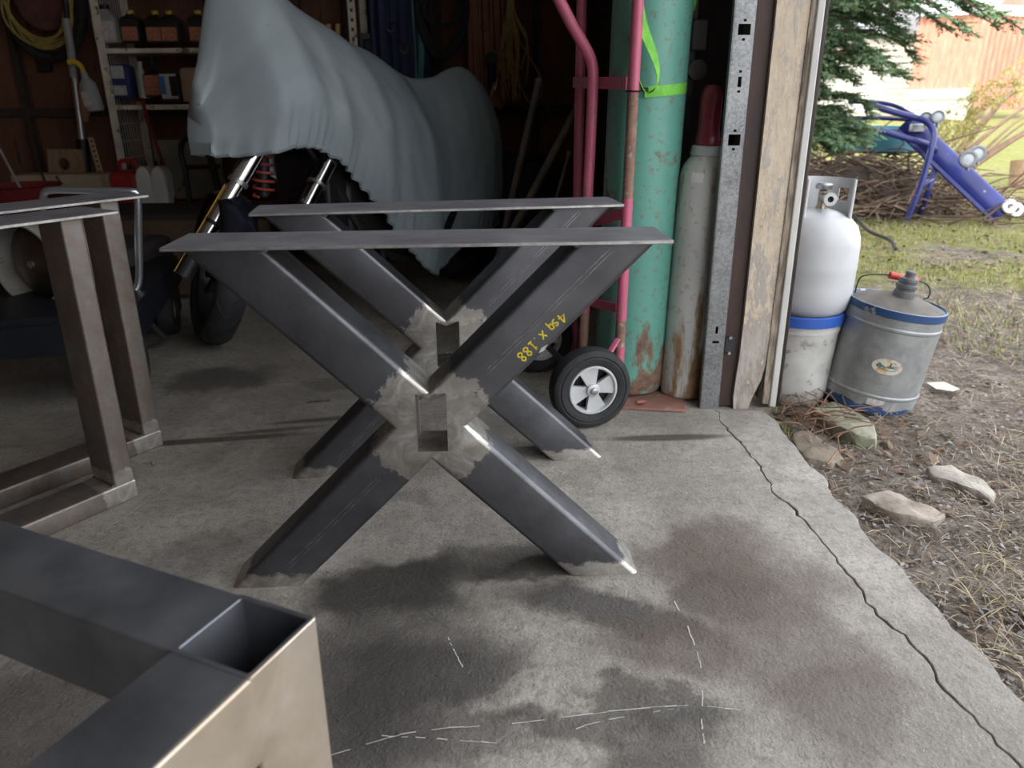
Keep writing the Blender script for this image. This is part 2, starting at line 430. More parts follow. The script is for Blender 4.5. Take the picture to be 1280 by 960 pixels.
# ---- door jamb: painted board, rotten edge, stop strip, weather strip
def jamb_mat():
    m, t, b = nt('peeling_cream_paint')
    co = obj_co(t)
    n = noise_n(t, stretch(t, co, (4, 4, 1.3)), 6, 7, 0.75); n2 = noise_n(t, co, 40, 5)
    sep = t.nodes.new('ShaderNodeSeparateXYZ'); L(t, co, sep.inputs[0])
    low = mth(t, 'MULTIPLY', smooth_lt(t, sep.outputs[2], 0.3, 0.4), 0.22)
    paint = ramp(t, n2.outputs['Fac'], [(0.3, (0.58, 0.48, 0.36)), (0.7, (0.7, 0.6, 0.47))]).outputs['Color']
    woodc = ramp(t, n.outputs['Fac'], [(0.3, (0.2, 0.15, 0.12)), (0.5, (0.42, 0.37, 0.33)), (0.7, (0.55, 0.51, 0.47))]).outputs['Color']
    k = mth(t, 'SUBTRACT', 1.0, smooth_lt(t, mth(t, 'ADD', n.outputs['Fac'], low), 0.56, 0.025))
    fl_ = noise_n(t, stretch(t, co, (3, 3, .5)), 22, 6, .7, .5)
    crk = smooth_lt(t, mth(t, 'ABSOLUTE', mth(t, 'SUBTRACT', fl_.outputs['Fac'], .5)), .006, .004)
    nl = noise_n(t, co, 3.5, 3); crk = mth(t, 'MULTIPLY', crk, mth(t, 'SUBTRACT', 1.0, smooth_lt(t, nl.outputs['Fac'], .5, .08)))
    colj = mixc(t, mth(t, 'MULTIPLY', crk, .8), mixc(t, k, paint, woodc), (.1, .075, .055))
    L(t, colj, b.inputs['Base Color']); b.inputs['Roughness'].default_value = 0.75
    bump(t, b, n.outputs['Fac'], 0.5, 0.01)
    return m
JY = 2.285
def xz_prism(name, poly, y0, y1, m, parent=None, bevel=0.0):
    return MB().prism(poly, (0, y0, 0), (1, 0, 0), (0, 0, 1), (0, 1, 0), y1 - y0).build(name, m, parent, smooth=25, bevel=bevel)
zs = [0.0, 0.04, .1, .18, .3, .45, .7, 1.0, 1.4, 2.15]
lx = [0.712, .708, .710, .714, .716, .716, .716, .716, .716, .716]
rx = [0.758, .768, .790, .803, .813, .817, .820, .821, .821, .821]
jb = struct(xz_prism('trim_1', [(x, z) for x, z in zip(rx, zs)] + [(x, z) for x, z in zip(lx[::-1], zs[::-1])], JY, JY + 0.11, jamb_mat()))
m_rotwood = mat('rotten_wood', (0.14, 0.085, 0.055), (0.05, 0.03, 0.022), 14, rough=0.9, st=(4, 4, 1), bmp=0.5)
struct(xz_prism('trim_2', [(0.800, 0.02), (0.821, 0.02), (0.825, 2.15), (0.814, 2.15)], JY - 0.004, JY + 0.1, mat('weathered_edge', (0.45, 0.38, 0.3), (0.13, 0.1, 0.08), 10, rough=0.9, st=(6, 6, 1), bmp=0.6)))
tr3 = struct(MB().box((0.833, JY + 0.025, 1.08), (0.022, 0.07, 2.14)).build('trim_3', mat('white_vinyl', (0.66, 0.65, 0.62), (0.56, 0.55, 0.53), 5, rough=0.5), bevel=0.004))
struct(MB().box((0.849, JY + 0.03, 1.08), (0.010, 0.07, 2.14)).build('trim_4', m_black, bevel=0.002))
struct(MB().box((0.860, JY + 0.05, 1.08), (0.012, 0.06, 2.14)).build('trim_6', m_rotwood, bevel=0.002))
# brown inner post between track and jamb
struct(MB().box((0.688, JY + 0.06, 1.08), (0.055, 0.09, 2.15)).build('trim_7', mat('dark_brown_paint', (0.062, 0.032, 0.026), (0.035, 0.02, 0.018), 6, rough=0.6, st=(4, 4, 1)), bevel=0.003))

# ---- galvanised door track
def galv(name, c1=(0.5, 0.52, 0.53), c2=(0.26, 0.275, 0.285), sc=60):
    m, t, b = nt(name); co = obj_co(t)
    v = N(t, 'ShaderNodeTexVoronoi', Scale=sc); L(t, co, v.inputs['Vector'])
    n = noise_n(t, co, 9, 5)
    col = mixc(t, 0.5, ramp(t, v.outputs['Color'], [(0.1, c2), (0.9, c1)]).outputs['Color'], ramp(t, n.outputs['Fac'], [(0.3, c2), (0.7, c1)]).outputs['Color'])
    L(t, col, b.inputs['Base Color']); b.inputs['Metallic'].default_value = 0.7; b.inputs['Roughness'].default_value = 0.45
    return m
m_galv = galv('galvanised_steel', (.36, .37, .375), (.13, .135, .14), 170)
def perf_strip(x0, x1, zmin, zmax, holes, y, th, m, name, parent):
    """flat strip in the xz plane with real rectangular openings; holes sorted: (xa, xb, za, zb)"""
    b = MB(); z = zmin
    for (xa, xb, za, zb) in sorted(holes, key=lambda h: h[2]):
        b.box(((x0 + x1) / 2, y, (z + za) / 2), (x1 - x0, th, za - z))
        b.box(((x0 + xa) / 2, y, (za + zb) / 2), (xa - x0, th, zb - za)); b.box(((xb + x1) / 2, y, (za + zb) / 2), (x1 - xb, th, zb - za))
        z = zb
    b.box(((x0 + x1) / 2, y, (z + zmax) / 2), (x1 - x0, th, zmax - z))
    return b.build(name, m, parent, smooth=0)
trk = thing('door_track', 'galvanised steel door track angle with punched slots beside the door jamb', 'door track', (0.628, 2.29, 0), 0)
def tz(py): return PT(900, py, 2.29).z
hl = []
for (ya, yb, w) in ((30, 44, .034), (96, 109, .01), (24, 27, .008), (48, 51, .008), (168, 182, .034), (162, 165, .008), (185, 188, .008), (88, 91, .008), (113, 116, .008), (408, 417, .008), (426, 429, .02)):
    zb, za = tz(ya), tz(yb); cx = 0.008
    hl.append((cx - w / 2, cx + w / 2, za, zb))
hl = sorted(hl, key=lambda h: h[2])
perf_strip(-0.02, 0.034, 0.0, 2.1, hl, 0, 0.003, m_galv, 'slotted_face', trk)
MB().box((0.0345, 0.03, 1.05), (0.003, 0.06, 2.1)).build('side_flange', m_galv, trk, smooth=0)
MB().box((-0.0215, 0.012, 1.05), (0.003, 0.024, 2.1)).build('rolled_lip', m_galv, trk, smooth=0)
MB().box((0.052, 0.0, 0.215), (0.03, 0.004, 0.05)).build('jamb_clip', m_darkmetal, trk, bevel=.003)
for zz in (.19, .24): MB().cyl((0.052, -.001, zz), (0.052, -.008, zz), .005, n=8).build('bolt', m_dullsteel, trk)
# dark door hardware hanging on the inner wall behind the green cylinder
m_hw = mat('grey_hardware', (.2, .2, .2), (.13, .13, .13), 14, rough=.55, metal=.3)
hw = thing('door_spring_hardware', 'dark slotted steel door hardware with bolts and chain behind the green cylinder', 'hardware', (0.555, 2.62, 0))
perf_strip(-0.03, 0.025, 0.55, 1.7, [(-.012, .006, .72 + .055 * k, .745 + .055 * k) for k in range(17)], 0, .006, m_hw, 'slotted_strap', hw)
MB().box((.03, -.005, 1.12), (.05, .05, .09)).build('pulley_bracket', m_hw, hw, bevel=.006)
MB().cyl((.03, -.035, 1.02), (.03, .02, 1.02), .03, n=20).build('pulley', m_hw, hw)
for k in range(9):
    R = Matrix.Rotation(k * PI / 2, 3, 'Z')
    MB().tube([Vector((-.005, -.02, 1.1 + .017 * k)) + R @ Vector((.006 * math.cos(a), 0, .011 * math.sin(a))) for a in [i * PI / 4 for i in range(8)]], .0022, 6, closed=True).build('chain_link', m_dullsteel, hw)
MB().cyl((-.022, -.01, .62), (-.022, -.01, .70), .004, n=8).build('stud_bolt', m_dullsteel, hw)

# =================================================================== OUTSIDE GROUND
def gh(x, y):
    e = 0.79 - 0.06 * (y - 2.2)
    near = max(0, 1 - (x - e) / 0.5)
    return -0.022 - 0.02 * max(0, min(1, near)) + 0.014 * noise.noise(Vector((x * 2.3, y * 2.3, 0))) + 0.006 * noise.noise(Vector((x * 9, y * 9, 4))) * (1 if x < 6 else 0) + (0.05 * noise.noise(Vector((x * .35, y * .35, 8))) if x > 3 else 0)
def ground_mat():
    m, t, b = nt('dirt_and_grass')
    co = t.nodes.new('ShaderNodeTexCoord').outputs['Object']
    sep = t.nodes.new('ShaderNodeSeparateXYZ'); L(t, co, sep.inputs[0])
    n1 = noise_n(t, co, 1.1, 6, 0.6); n2 = noise_n(t, co, 14, 6, 0.7); n3 = noise_n(t, co, 70, 5, 0.7)
    dirt = ramp(t, n2.outputs['Fac'], [(0.3, (0.12, 0.095, 0.076)), (0.5, (0.26, 0.215, 0.178)), (0.7, (0.42, 0.365, 0.31))]).outputs['Color']
    dirt = mixc(t, mth(t, 'MULTIPLY', smooth_lt(t, n3.outputs['Fac'], 0.45, 0.08), 0.6), dirt, (0.05, 0.04, 0.032))
    grass = ramp(t, n2.outputs['Fac'], [(0.3, (0.1, 0.14, 0.03)), (0.5, (0.24, 0.25, 0.075)), (0.7, (0.36, 0.3, 0.14))]).outputs['Color']
    far = t.nodes.new('ShaderNodeMapRange'); far.interpolation_type = 'SMOOTHSTEP'; L(t, sep.outputs[1], far.inputs['Value'])
    far.inputs['From Min'].default_value = 2.6; far.inputs['From Max'].default_value = 6.0; far.inputs['To Min'].default_value = -0.18; far.inputs['To Max'].default_value = 0.14
    k = mth(t, 'SUBTRACT', 1.0, smooth_lt(t, mth(t, 'ADD', n1.outputs['Fac'], far.outputs[0]), 0.5, 0.09))
    L(t, mixc(t, k, dirt, grass), b.inputs['Base Color']); b.inputs['Roughness'].default_value = 0.95
    b.inputs['Specular IOR Level'].default_value = 0.2
    bump(t, b, mth(t, 'ADD', n2.outputs['Fac'], n3.outputs['Fac']), 0.8, 0.03)
    return m
gb = MB()
def gridpatch(x0, x1, nx, y0, y1, ny):
    o = len(gb.v)
    for j in range(ny + 1):
        for i in range(nx + 1):
            x = x0 + (x1 - x0) * i / nx; y = y0 + (y1 - y0) * j / ny; gb.v.append((x, y, gh(x, y)))
    for j in range(ny):
        for i in range(nx):
            a = o + j * (nx + 1) + i; gb.f.append((a, a + 1, a + nx + 2, a + nx + 1))
gridpatch(0.4, 5.0, 184, -4, 8.0, 240)
gridpatch(5.0, 60, 55, -30, 8.0, 38); gridpatch(-20, 60, 80, 8.0, 60, 52)
ground = struct(gb.build('ground', ground_mat(), smooth=60))

def rand_island_mat(name, cols, rough=0.8, trans=0.0):
    m, t, b = nt(name); g = t.nodes.new('ShaderNodeNewGeometry')
    r = ramp(t, g.outputs['Random Per Island'], [(i / max(1, len(cols) - 1), c) for i, c in enumerate(cols)])
    L(t, r.outputs['Color'], b.inputs['Base Color']); b.inputs['Roughness'].default_value = rough
    b.inputs['Specular IOR Level'].default_value = 0.25
    return m
def gh_np(x, y): return np.array([gh(a, b_) for a, b_ in zip(x, y)])
def scatter(n, dens_far):
    """points over the visible ground: denser near; x right of slab edge"""
    y = 0.6 + (rng.random(n) ** dens_far) * 7.4
    e = 0.79 - 0.06 * (y - 2.2) + 0.02
    xr = 0.66 * y + 0.7
    x = e + (rng.random(n)) * np.maximum(0.3, xr - e)
    return x, y
def strips(n, ln, wd, tilt, dens=1.4, pick=None):
    x, y = scatter(n, dens)
    if pick is not None:
        k = pick(x, y); x, y = x[k], y[k]
    n = len(x); z = gh_np(x, y)
    a = rng.random(n) * 2 * PI; l = ln[0] + (ln[1] - ln[0]) * rng.random(n); w = wd[0] + (wd[1] - wd[0]) * rng.random(n)
    el = (tilt[0] + (tilt[1] - tilt[0]) * rng.random(n))
    d = np.stack([np.cos(a) * np.cos(el), np.sin(a) * np.cos(el), np.sin(el)], 1) * l[:, None]
    s = np.stack([-np.sin(a), np.cos(a), rng.normal(0, .3, n)], 1) * w[:, None] / 2
    p = np.stack([x, y, z + 0.002 + rng.random(n) * 0.008], 1)
    mid = p + d * .5 + np.stack([np.zeros(n), np.zeros(n), l * .08], 1)
    v = np.stack([p - s, mid - s, p + d, mid + s, p + s], 1)
    return v
def patch(x, y): return np.array([noise.noise(Vector((a * 1.1, b_ * 1.1, 5))) for a, b_ in zip(x, y)])
v1 = strips(15000, (0.015, 0.07), (0.001, 0.003), (-0.05, 0.35))
o = fast_mesh('straw_litter', v1, 5, rand_island_mat('straw', [(0.12, 0.09, 0.07), (0.3, 0.25, 0.19), (0.46, 0.39, 0.3), (0.18, 0.14, 0.11), (0.58, 0.51, 0.41)])); tag(o, 'dry straw stalks and twigs littering the dirt outside the door', 'straw', kind='stuff')
v2 = strips(26000, (0.02, 0.055), (0.0015, 0.004), (0.35, 1.3), 0.9, lambda x, y: (patch(x, y) + (y - 3.6) * 0.17) > 0.02)
o = fast_mesh('grass_blades', v2, 5, rand_island_mat('grass_blade', [(0.13, 0.2, 0.035), (0.25, 0.29, 0.07), (0.4, 0.35, 0.16), (0.5, 0.42, 0.24), (0.2, 0.26, 0.05)])); tag(o, 'patchy green and tan grass growing on the yard', 'grass', kind='stuff')
v2b = strips(9000, (0.03, 0.1), (0.001, 0.0025), (0.0, 0.6), 1.2, lambda x, y: (patch(x + 7, y) > 0.16))
o = fast_mesh('dead_grass', v2b, 5, rand_island_mat('dead_grass_blade', [(0.5, 0.42, 0.26), (0.38, 0.3, 0.17), (0.58, 0.5, 0.34)])); tag(o, 'tufts of dead tan grass matted on the dirt beyond the slab', 'grass', kind='stuff')
v3 = strips(5200, (0.02, 0.045), (0.008, 0.02), (-0.1, 0.6), 1.0, lambda x, y: rng.random(len(x)) < np.where((y > 4.3) | ((x < 1.25) & (y > 1.9)), 1.0, 0.16))
o = fast_mesh('leaf_litter', v3, 5, rand_island_mat('dead_leaf', [(0.16, 0.1, 0.07), (0.25, 0.17, 0.12), (0.1, 0.07, 0.05), (0.34, 0.25, 0.18)])); tag(o, 'brown fallen leaves scattered under the brush and by the jamb', 'leaves', kind='stuff')
v4 = strips(6000, (0.006, 0.016), (0.005, 0.012), (-0.2, 0.5), 1.9)
o = fast_mesh('gravel_chips', v4, 5, rand_island_mat('gravel', [(0.3, 0.29, 0.28), (0.16, 0.15, 0.15), (0.45, 0.43, 0.41)])); tag(o, 'small grey gravel chips along the broken slab edge', 'gravel', kind='stuff')

# ---- flat stones
def stone(pts_px, h, m, label, group='flat stones by the slab', rough=0.012, z=-0.028):
    P = [FL(*p, z) for p in pts_px]; c = sum(P, Vector()) / len(P)
    o = thing('stone', label, 'stone', (c.x, c.y, z), 0, group); o.name = 'stone'
    b = MB(); n = 48; rings = [(1.02, -0.05), (1.0, h * .3), (.975, h * .8), (.93, h), (.7, h * 1.12), (.45, h * 1.2), (.2, h * 1.15), (0.02, h * 1.15)]
    PL = [(p - c) for p in P]; NP = len(PL); peri = []
    for k in range(n):
        q = k * NP / n; a_ = PL[int(q) % NP].lerp(PL[(int(q) + 1) % NP], q % 1); peri.append(a_)
    for s, zz in rings:
        for q in peri:
            j = noise.noise(Vector((q.x * 22 + c.x * 9, q.y * 22, zz * 30))) * rough * .7
            b.v.append((q.x * s + j, q.y * s + j, zz + (noise.noise(Vector((q.x * s * 13, q.y * s * 13, c.x * 7))) * rough * .8 + noise.noise(Vector((q.x * s * 45, q.y * s * 45, c.x * 7))) * rough * .3) * (1 if zz > 0 else 0)))
    for i in range(len(rings) - 1):
        for k in range(n): b.f.append((i * n + k, i * n + (k + 1) % n, (i + 1) * n + (k + 1) % n, (i + 1) * n + k))
    b.f.append(tuple((len(rings) - 1) * n + k for k in range(n)))
    me = b.build('stone', m, None, smooth=40)
    COL.objects.unlink(o); bpy.data.objects.remove(o)
    me.location = (c.x, c.y, z); return tag(me, label, 'stone', group)
m_st1 = mat('mossy_stone', (0.4, 0.39, 0.31), (0.22, 0.24, 0.16), 9, rough=0.9, bmp=0.6, bscale=40)
m_st2 = mat('tan_stone', (0.45, 0.39, 0.33), (0.24, 0.2, 0.165), 12, rough=0.9, bmp=0.6, bscale=40)
m_st3 = mat('pale_stone', (0.46, 0.43, 0.38), (0.33, 0.3, 0.26), 12, rough=0.9, bmp=0.6, bscale=40)
m_st4 = mat('brown_stone', (0.3, 0.25, 0.2), (0.2, 0.165, 0.13), 9, rough=0.9, bmp=0.6, bscale=40)
stone([(1010, 520), (1040, 508), (1065, 518), (1092, 540), (1096, 558), (1068, 556), (1040, 540)], 0.028, m_st1, 'mossy grey-green flat stone in front of the white bucket')
stone([(990, 545), (1005, 538), (1030, 552), (1055, 575), (1040, 582), (1010, 578), (995, 562)], 0.008, m_st4, 'sunken brown stone between the slab edge and the mossy stone')
stone([(1157, 590), (1185, 588), (1222, 600), (1245, 622), (1240, 632), (1205, 618), (1165, 602)], 0.016, m_st3, 'pale stone farther from the slab, right of the tan stone')
stone([(1075, 625), (1110, 620), (1150, 632), (1182, 648), (1170, 656), (1130, 652), (1095, 638)], 0.016, m_st2, 'long tan stone half buried next to the slab edge')

# =================================================================== X-SHAPED STEEL TABLE LEGS
XW, XH, TW, TR = 0.846, 0.702, 0.1016, 0.010
HX, HZ = XW / 2, XH / 2
STUB = 0.083
m_x1 = steel_mat('mill_steel_cross', [('sphere', HX, HZ, 0.12, 0.11), ('below', 2, 0.03, 0.05)])
m_plate = steel_mat('mill_steel_plate', [], base=(0.27, 0.265, 0.29), grain=(1, 5, 5), metal=.3)
m_edge = mat('ground_edge', (0.5, 0.49, 0.46), (0.32, 0.31, 0.3), 60, rough=0.4, metal=0.85)
m_mark = mat('yellow_paint_marker', (0.72, 0.58, 0.03), (0.6, 0.47, 0.02), 60, rough=0.6)

m_seam = mat('seam_line_steel', (.34, .33, .32), (.12, .12, .125), 50, rough=.4, metal=.8)
def xframe(label, loc, rz, sz=1.0):
    t = thing('cross_table_leg', label, 'table leg', loc, rz, 'welded X-shaped steel table legs')
    # hub: four stubs meeting, with a rectangular window through it
    r2 = math.sqrt(0.5); hb = MB(); h = TW / 2
    rings = []
    K = 4
    def ring(dl, y):
        out = []
        for q in range(4):
            an = PI / 4 + q * PI / 2; a = Vector((math.cos(an), math.sin(an))); p = Vector((-a.y, a.x))
            out.append(a * STUB - p * (h - dl)); out.append(a * STUB + p * (h - dl))
            out.append((a + p) * (h - dl))
        return [Vector((HX + w.x, y, HZ + w.y)) for w in out]
    lay = [ring(TR * (1 - math.sin(PI / 2 * i / K)), TR * (1 - math.cos(PI / 2 * i / K))) for i in range(K + 1)]
    lay += [ring(TR * (1 - math.sin(PI / 2 * i / K)), TW - TR * (1 - math.cos(PI / 2 * i / K))) for i in range(K, -1, -1)]
    for R_ in lay: hb.v += [tuple(v) for v in R_]
    for i in range(len(lay) - 1):
        for k in range(12):
            if k % 3 == 0: continue
            hb.f.append((i * 12 + k, i * 12 + (k + 1) % 12, (i + 1) * 12 + (k + 1) % 12, (i + 1) * 12 + k))
    hole = [(-0.026, -0.052), (0.033, -0.052), (0.033, 0.069), (-0.026, 0.069)]
    for base, y in ((0, 0.0), ((len(lay) - 1) * 12, TW)):
        hv = [Vector((HX + a, y, HZ + c)) for a, c in hole]
        ids = list(range(base, base + 12)) + list(range(len(hb.v), len(hb.v) + 4))
        o_ = lay[0] if y == 0 else lay[-1]
        tri = tessellate_polygon([[Vector((v.x, v.z, 0)) for v in o_], [Vector((v.x, v.z, 0)) for v in hv]])
        hb.v += [tuple(v) for v in hv]
        hb.f += [tuple(ids[i] for i in f) for f in tri]
    n0 = len(hb.v) - 8
    for k in range(4): hb.f.append((n0 + k, n0 + (k + 1) % 4, n0 + 4 + (k + 1) % 4, n0 + 4 + k))
    hb.build('welded_hub', m_x1, t, smooth=30)['label'] = 'ground bare steel hub with a rectangular window'
    # liner plates seen through the window
    c = Vector((HX, TW / 2, HZ))
    for q in range(4):
        an = PI / 4 + q * PI / 2; a = Vector((math.cos(an), 0, math.sin(an)))
        end = (Vector((0, 0, XH)), Vector((0, 0, 1))) if a.z > 0 else (Vector((0, 0, 0)), Vector((0, 0, 1)))
        arm = MB().sect(c, a, (0, 1, 0), TW / 2, TW / 2, TR, (c + a * STUB, a), end).build('square_tube_arm', m_x1, t, smooth=30)
        if q in (0, 2):
            pv = Vector((a.z, 0, -a.x)) * (1 if q == 0 else -1)
            for of in (-.003, .004):
                p_ = Vector((HX, -.0003, HZ)) + pv * of
                MB().beam(p_ + a * .15, p_ + a * (.48 if q == 0 else .43), .0016, .0012, (0, 1, 0)).build('seam_line', m_seam, arm)
    pl = MB().box((HX, TW / 2, XH + .0035), (0.889, 0.1524, .007)).build('top_plate', m_plate, t, bevel=.0012)
    for a, s in ((-.4445, 0), (.4445, 0)): MB().box((HX + a, TW / 2, XH + .0035), (.0012, .150, .0055)).build('ground_end', m_edge, pl, smooth=0)
    MB().box((HX, TW / 2 - .0762, XH + .0035), (.886, .0008, .0042)).build('ground_edge', m_edge, pl, smooth=0)
    # small weld tacks where the arms meet the plate
    for x in (.147, XW - .147):
        MB().lathe([(0, -.004), (.006, -.002), (.008, .001), (.005, .004), (0, .005)], (x, .002, XH - .005), 10).build('weld_tack', m_edge, t)
    t.scale = (1, 1, sz)
    return t
a1, a2 = math.radians(3.0), math.radians(8.2)
x1 = xframe('front X-shaped raw steel table leg with yellow size marking on one arm', (-0.581, 1.337, 0), a1)
x2 = xframe('rear X-shaped raw steel table leg standing behind the marked one', (-0.585, 1.818, 0), a2, 0.985)
# paint-marker note "4sq X .188" on the front leg's upper right arm, read from the arm's top end downwards
GL = {'4': [[(.7, 0), (.7, 1)], [(.7, 1), (0, .35), (1, .35)]], 's': [[(.6, .62), (.3, .7), (.1, .5), (.5, .33), (.55, .1), (.1, 0)]], 'q': [[(.6, .6), (.25, .65), (.05, .35), (.25, .1), (.6, .25)], [(.6, .65), (.6, -.3)]],
      'X': [[(0, 0), (.8, .75)], [(.75, 0), (.05, .75)]], '.': [[(.2, 0), (.3, .06)]], '1': [[(.15, .75), (.4, 1), (.4, 0)], [(.1, 0), (.75, 0)]],
      '8': [[(.4, .5), (.1, .75), (.4, 1), (.7, .75), (.4, .5), (.05, .22), (.4, 0), (.75, .22), (.4, .5)]]}
u = Vector((-math.sqrt(.5), 0, -math.sqrt(.5))); vv = Vector((math.sqrt(.5), 0, -math.sqrt(.5)))   # writing direction, glyph up
org = Vector((HX, -0.0007, HZ)) - u * 0.336 + vv * 0.018
mk = MB(); pos = 0.0; HT = 0.019
for ch, adv in (('4', .0245), ('s', .014), ('q', .03), ('X', .024), ('.', .014), ('1', .021), ('8', .0205), ('8', .02)):
    for st in GL[ch]:
        pts = [org + u * (pos + a * HT * .72) + vv * (c * HT) for a, c in st]
        mk.tube(spline(pts, 4) if len(pts) > 2 and ch in 'sq8' else pts, 0.0017, 6)
    pos += adv * .72
for i, v in enumerate(mk.v): mk.v[i] = (v[0], -0.0006 + (v[1] + 0.0007) * .25, v[2])
mk.build('size_marking', m_mark, x1)['label'] = 'yellow paint marker note reading 4sq X .188'
q0 = Vector((HX, -.0005, HZ)) - u * .262 + vv * .045
MB().add([q0 - u * .013, q0 + vv * .004, q0 + u * .012, q0 - vv * .004], [(0, 1, 2, 3)]).build('scuff', m_paper, x1)

# =================================================================== U-SHAPED TABLE LEGS (left)
def uframe(label, corner, d, mt, length=.78, hgt=.702, over=.07):
    """corner: outer bottom corner nearest the camera side. d: direction the foot bar runs, away from the corner"""
    d = Vector(d).normalized(); rz = math.atan2(d.y, d.x)      # local x along d; local +y is to the left of d
    t = thing('flat_bar_table_leg', label, 'table leg', (*corner, 0), rz, 'welded U-shaped steel table legs')
    hx, hy, r = .0254, .0508, .006
    s = -1                                                     # tube body lies on this side of the visible face
    yc = s * hy
    MB().sect((hx, yc, .3), (0, 0, 1), (1, 0, 0), hx, hy, r, ((0, 0, 0.0508), (0, 0, 1)), ((0, 0, hgt), (0, 0, 1))).build('upright', mt, t, smooth=30)
    MB().sect((length - hx, yc, .3), (0, 0, 1), (1, 0, 0), hx, hy, r, ((0, 0, 0.0508), (0, 0, 1)), ((0, 0, hgt), (0, 0, 1))).build('upright', mt, t, smooth=30)
    MB().sect((.3, yc, .0254), (1, 0, 0), (0, 1, 0), hy, hx, r, ((0, 0, 0), (1, 0, 0)), ((length, 0, 0), (1, 0, 0))).build('foot_bar', mt, t, smooth=30)
    MB().box((length / 2, yc, hgt + .0035), (length + 2 * over, .1524, .007)).build('top_plate', m_plate, t, bevel=.0012)
    MB().box((length / 2, yc + .0766, hgt + .0035), (length + 2 * over - .004, .0008, .0045)).build('ground_edge', m_edge, t, smooth=0)
    MB().tube([(2 * hx + .002, yc - .045 + .09 * k / 12, .0525 + .002 * (k % 2)) for k in range(13)], .003, 6).build('weld_bead', mat('weld_bead', (.3, .27, .2), (.2, .18, .13), 40, rough=.45, metal=.8), t)
    return t
D = (-0.55, -0.835)
def usteel(name, rust): return steel_mat(name, [('sphere', .025, .03, .06, .04), ], base=(.24, .225, .21), rust=rust * .75, grain=(5, 5, 1), metal=.7)
u1 = uframe('nearer U-shaped raw steel table leg with a bright ground bottom corner', FL(173, 621)[:2], D, usteel('mill_steel_upright', .55))
u2 = uframe('farther U-shaped raw steel table leg with stamped upright behind the nearer one', FL(204, 557)[:2], D, usteel('mill_steel_upright_b', .75))

# =================================================================== FOREGROUND CORNER FRAME
fz = 0.44
ca, cb = FL(396, 771, fz), FL(301, 846, fz)
e1 = Vector((math.cos(math.radians(66)), math.sin(math.radians(66)), 0)); e2 = Vector((-e1.y, e1.x, 0))
rzf = math.atan2(e1.y, e1.x)
mid = ca - e1 * (TW / 2)
def fore_mat():
    m, t, b = nt('foreground_steel'); co = obj_co(t)
    sep = t.nodes.new('ShaderNodeSeparateXYZ'); L(t, co, sep.inputs[0])
    n = noise_n(t, co, 9, 5, .6, .8); n2 = noise_n(t, co, 12, 3); jo = mth(t, 'SUBTRACT', n.outputs['Fac'], .5)
    dark = ramp(t, n2.outputs['Fac'], [(.3, (.17, .178, .2)), (.7, (.29, .3, .33))]).outputs['Color']
    bare = ramp(t, n.outputs['Fac'], [(.3, (.4, .38, .34)), (.5, (.55, .53, .49)), (.7, (.7, .69, .67))]).outputs['Color']
    k = smooth_lt(t, mth(t, 'ADD', sep.outputs[1], mth(t, 'MULTIPLY', jo, .012)), .004, .0015)
    gold = smooth_lt(t, mth(t, 'ABSOLUTE', mth(t, 'ADD', sep.outputs[1], mth(t, 'MULTIPLY', jo, .012))), .003, .002)
    col = mixc(t, k, dark, bare); col = mixc(t, mth(t, 'MULTIPLY', gold, .35), col, (.62, .42, .22))
    L(t, col, b.inputs['Base Color']); b.inputs['Metallic'].default_value = .75
    L(t, ramp(t, n2.outputs['Fac'], [(.3, (.32,) * 3), (.7, (.46,) * 3)]).outputs['Color'], b.inputs['Roughness'])
    return m
m_fore = fore_mat(); m_inside = mat('tube_inside', (.1, .12, .15), (.06, .07, .09), 8, rough=.4, metal=.8)
ff = thing('corner_table_base', 'large open-ended square tube table base corner in the near left foreground', 'table base', (mid.x, mid.y, 0), rzf)
h = TW / 2; fh = fz
MB().sect((0, h, 0), (0, 0, 1), (1, 0, 0), h, h, .007, ((0, 0, 0), (0, 0, 1)), ((0, 0, fh - .0005), (0, 0, 1)))
def hollow_post(name, cx, cy):
    b = MB(); k = 4
    def rr(hh, r):
        o_ = []
        for sx, sy, b0 in ((1, 1, 0), (-1, 1, PI / 2), (-1, -1, PI), (1, -1, 1.5 * PI)):
            for i in range(k + 1):
                an = b0 + PI / 2 * i / k; o_.append((cx + sx * (hh - r) + r * math.cos(an), cy + sy * (hh - r) + r * math.sin(an)))
        return o_
    seq = [(rr(h, .004), 0), (rr(h, .004), fh - .001), (rr(h - .001, .0035), fh), (rr(h - .006, .003), fh), (rr(h - .007, .003), fh - .001), (rr(h - .007, .003), .05)]
    n = 4 * (k + 1)
    for P_, z in seq: b.v += [(x, y, z) for x, y in P_]
    for i in range(len(seq) - 1):
        for q in range(n): b.f.append((i * n + q, i * n + (q + 1) % n, (i + 1) * n + (q + 1) % n, (i + 1) * n + q))
    b.f.append(tuple((len(seq) - 1) * n + q for q in range(n))); b.f.append(tuple(range(n - 1, -1, -1)))
    return b.build(name, m_fore, ff, smooth=30)
hollow_post('open_post', 0, h)
def rail(c, a, l0, l1):
    a = Vector(a); c = Vector(c); x = Vector((0, 0, 1)).cross(a)
    return MB().sect(c, a, x, h, h, .004, (c + a * l0, a), (c + a * l1, a)).build('top_rail', m_fore, ff, smooth=30)
rail((0, h, fh - h - .0008), (0, 1, 0), h - .004, .75)
rail((0, h, fh - h - .0008), (-1, 0, 0), h - .004, .42)
hollow_post('open_post', 0, .75 + TW)
hollow_post('open_post', -.42 - h, h)

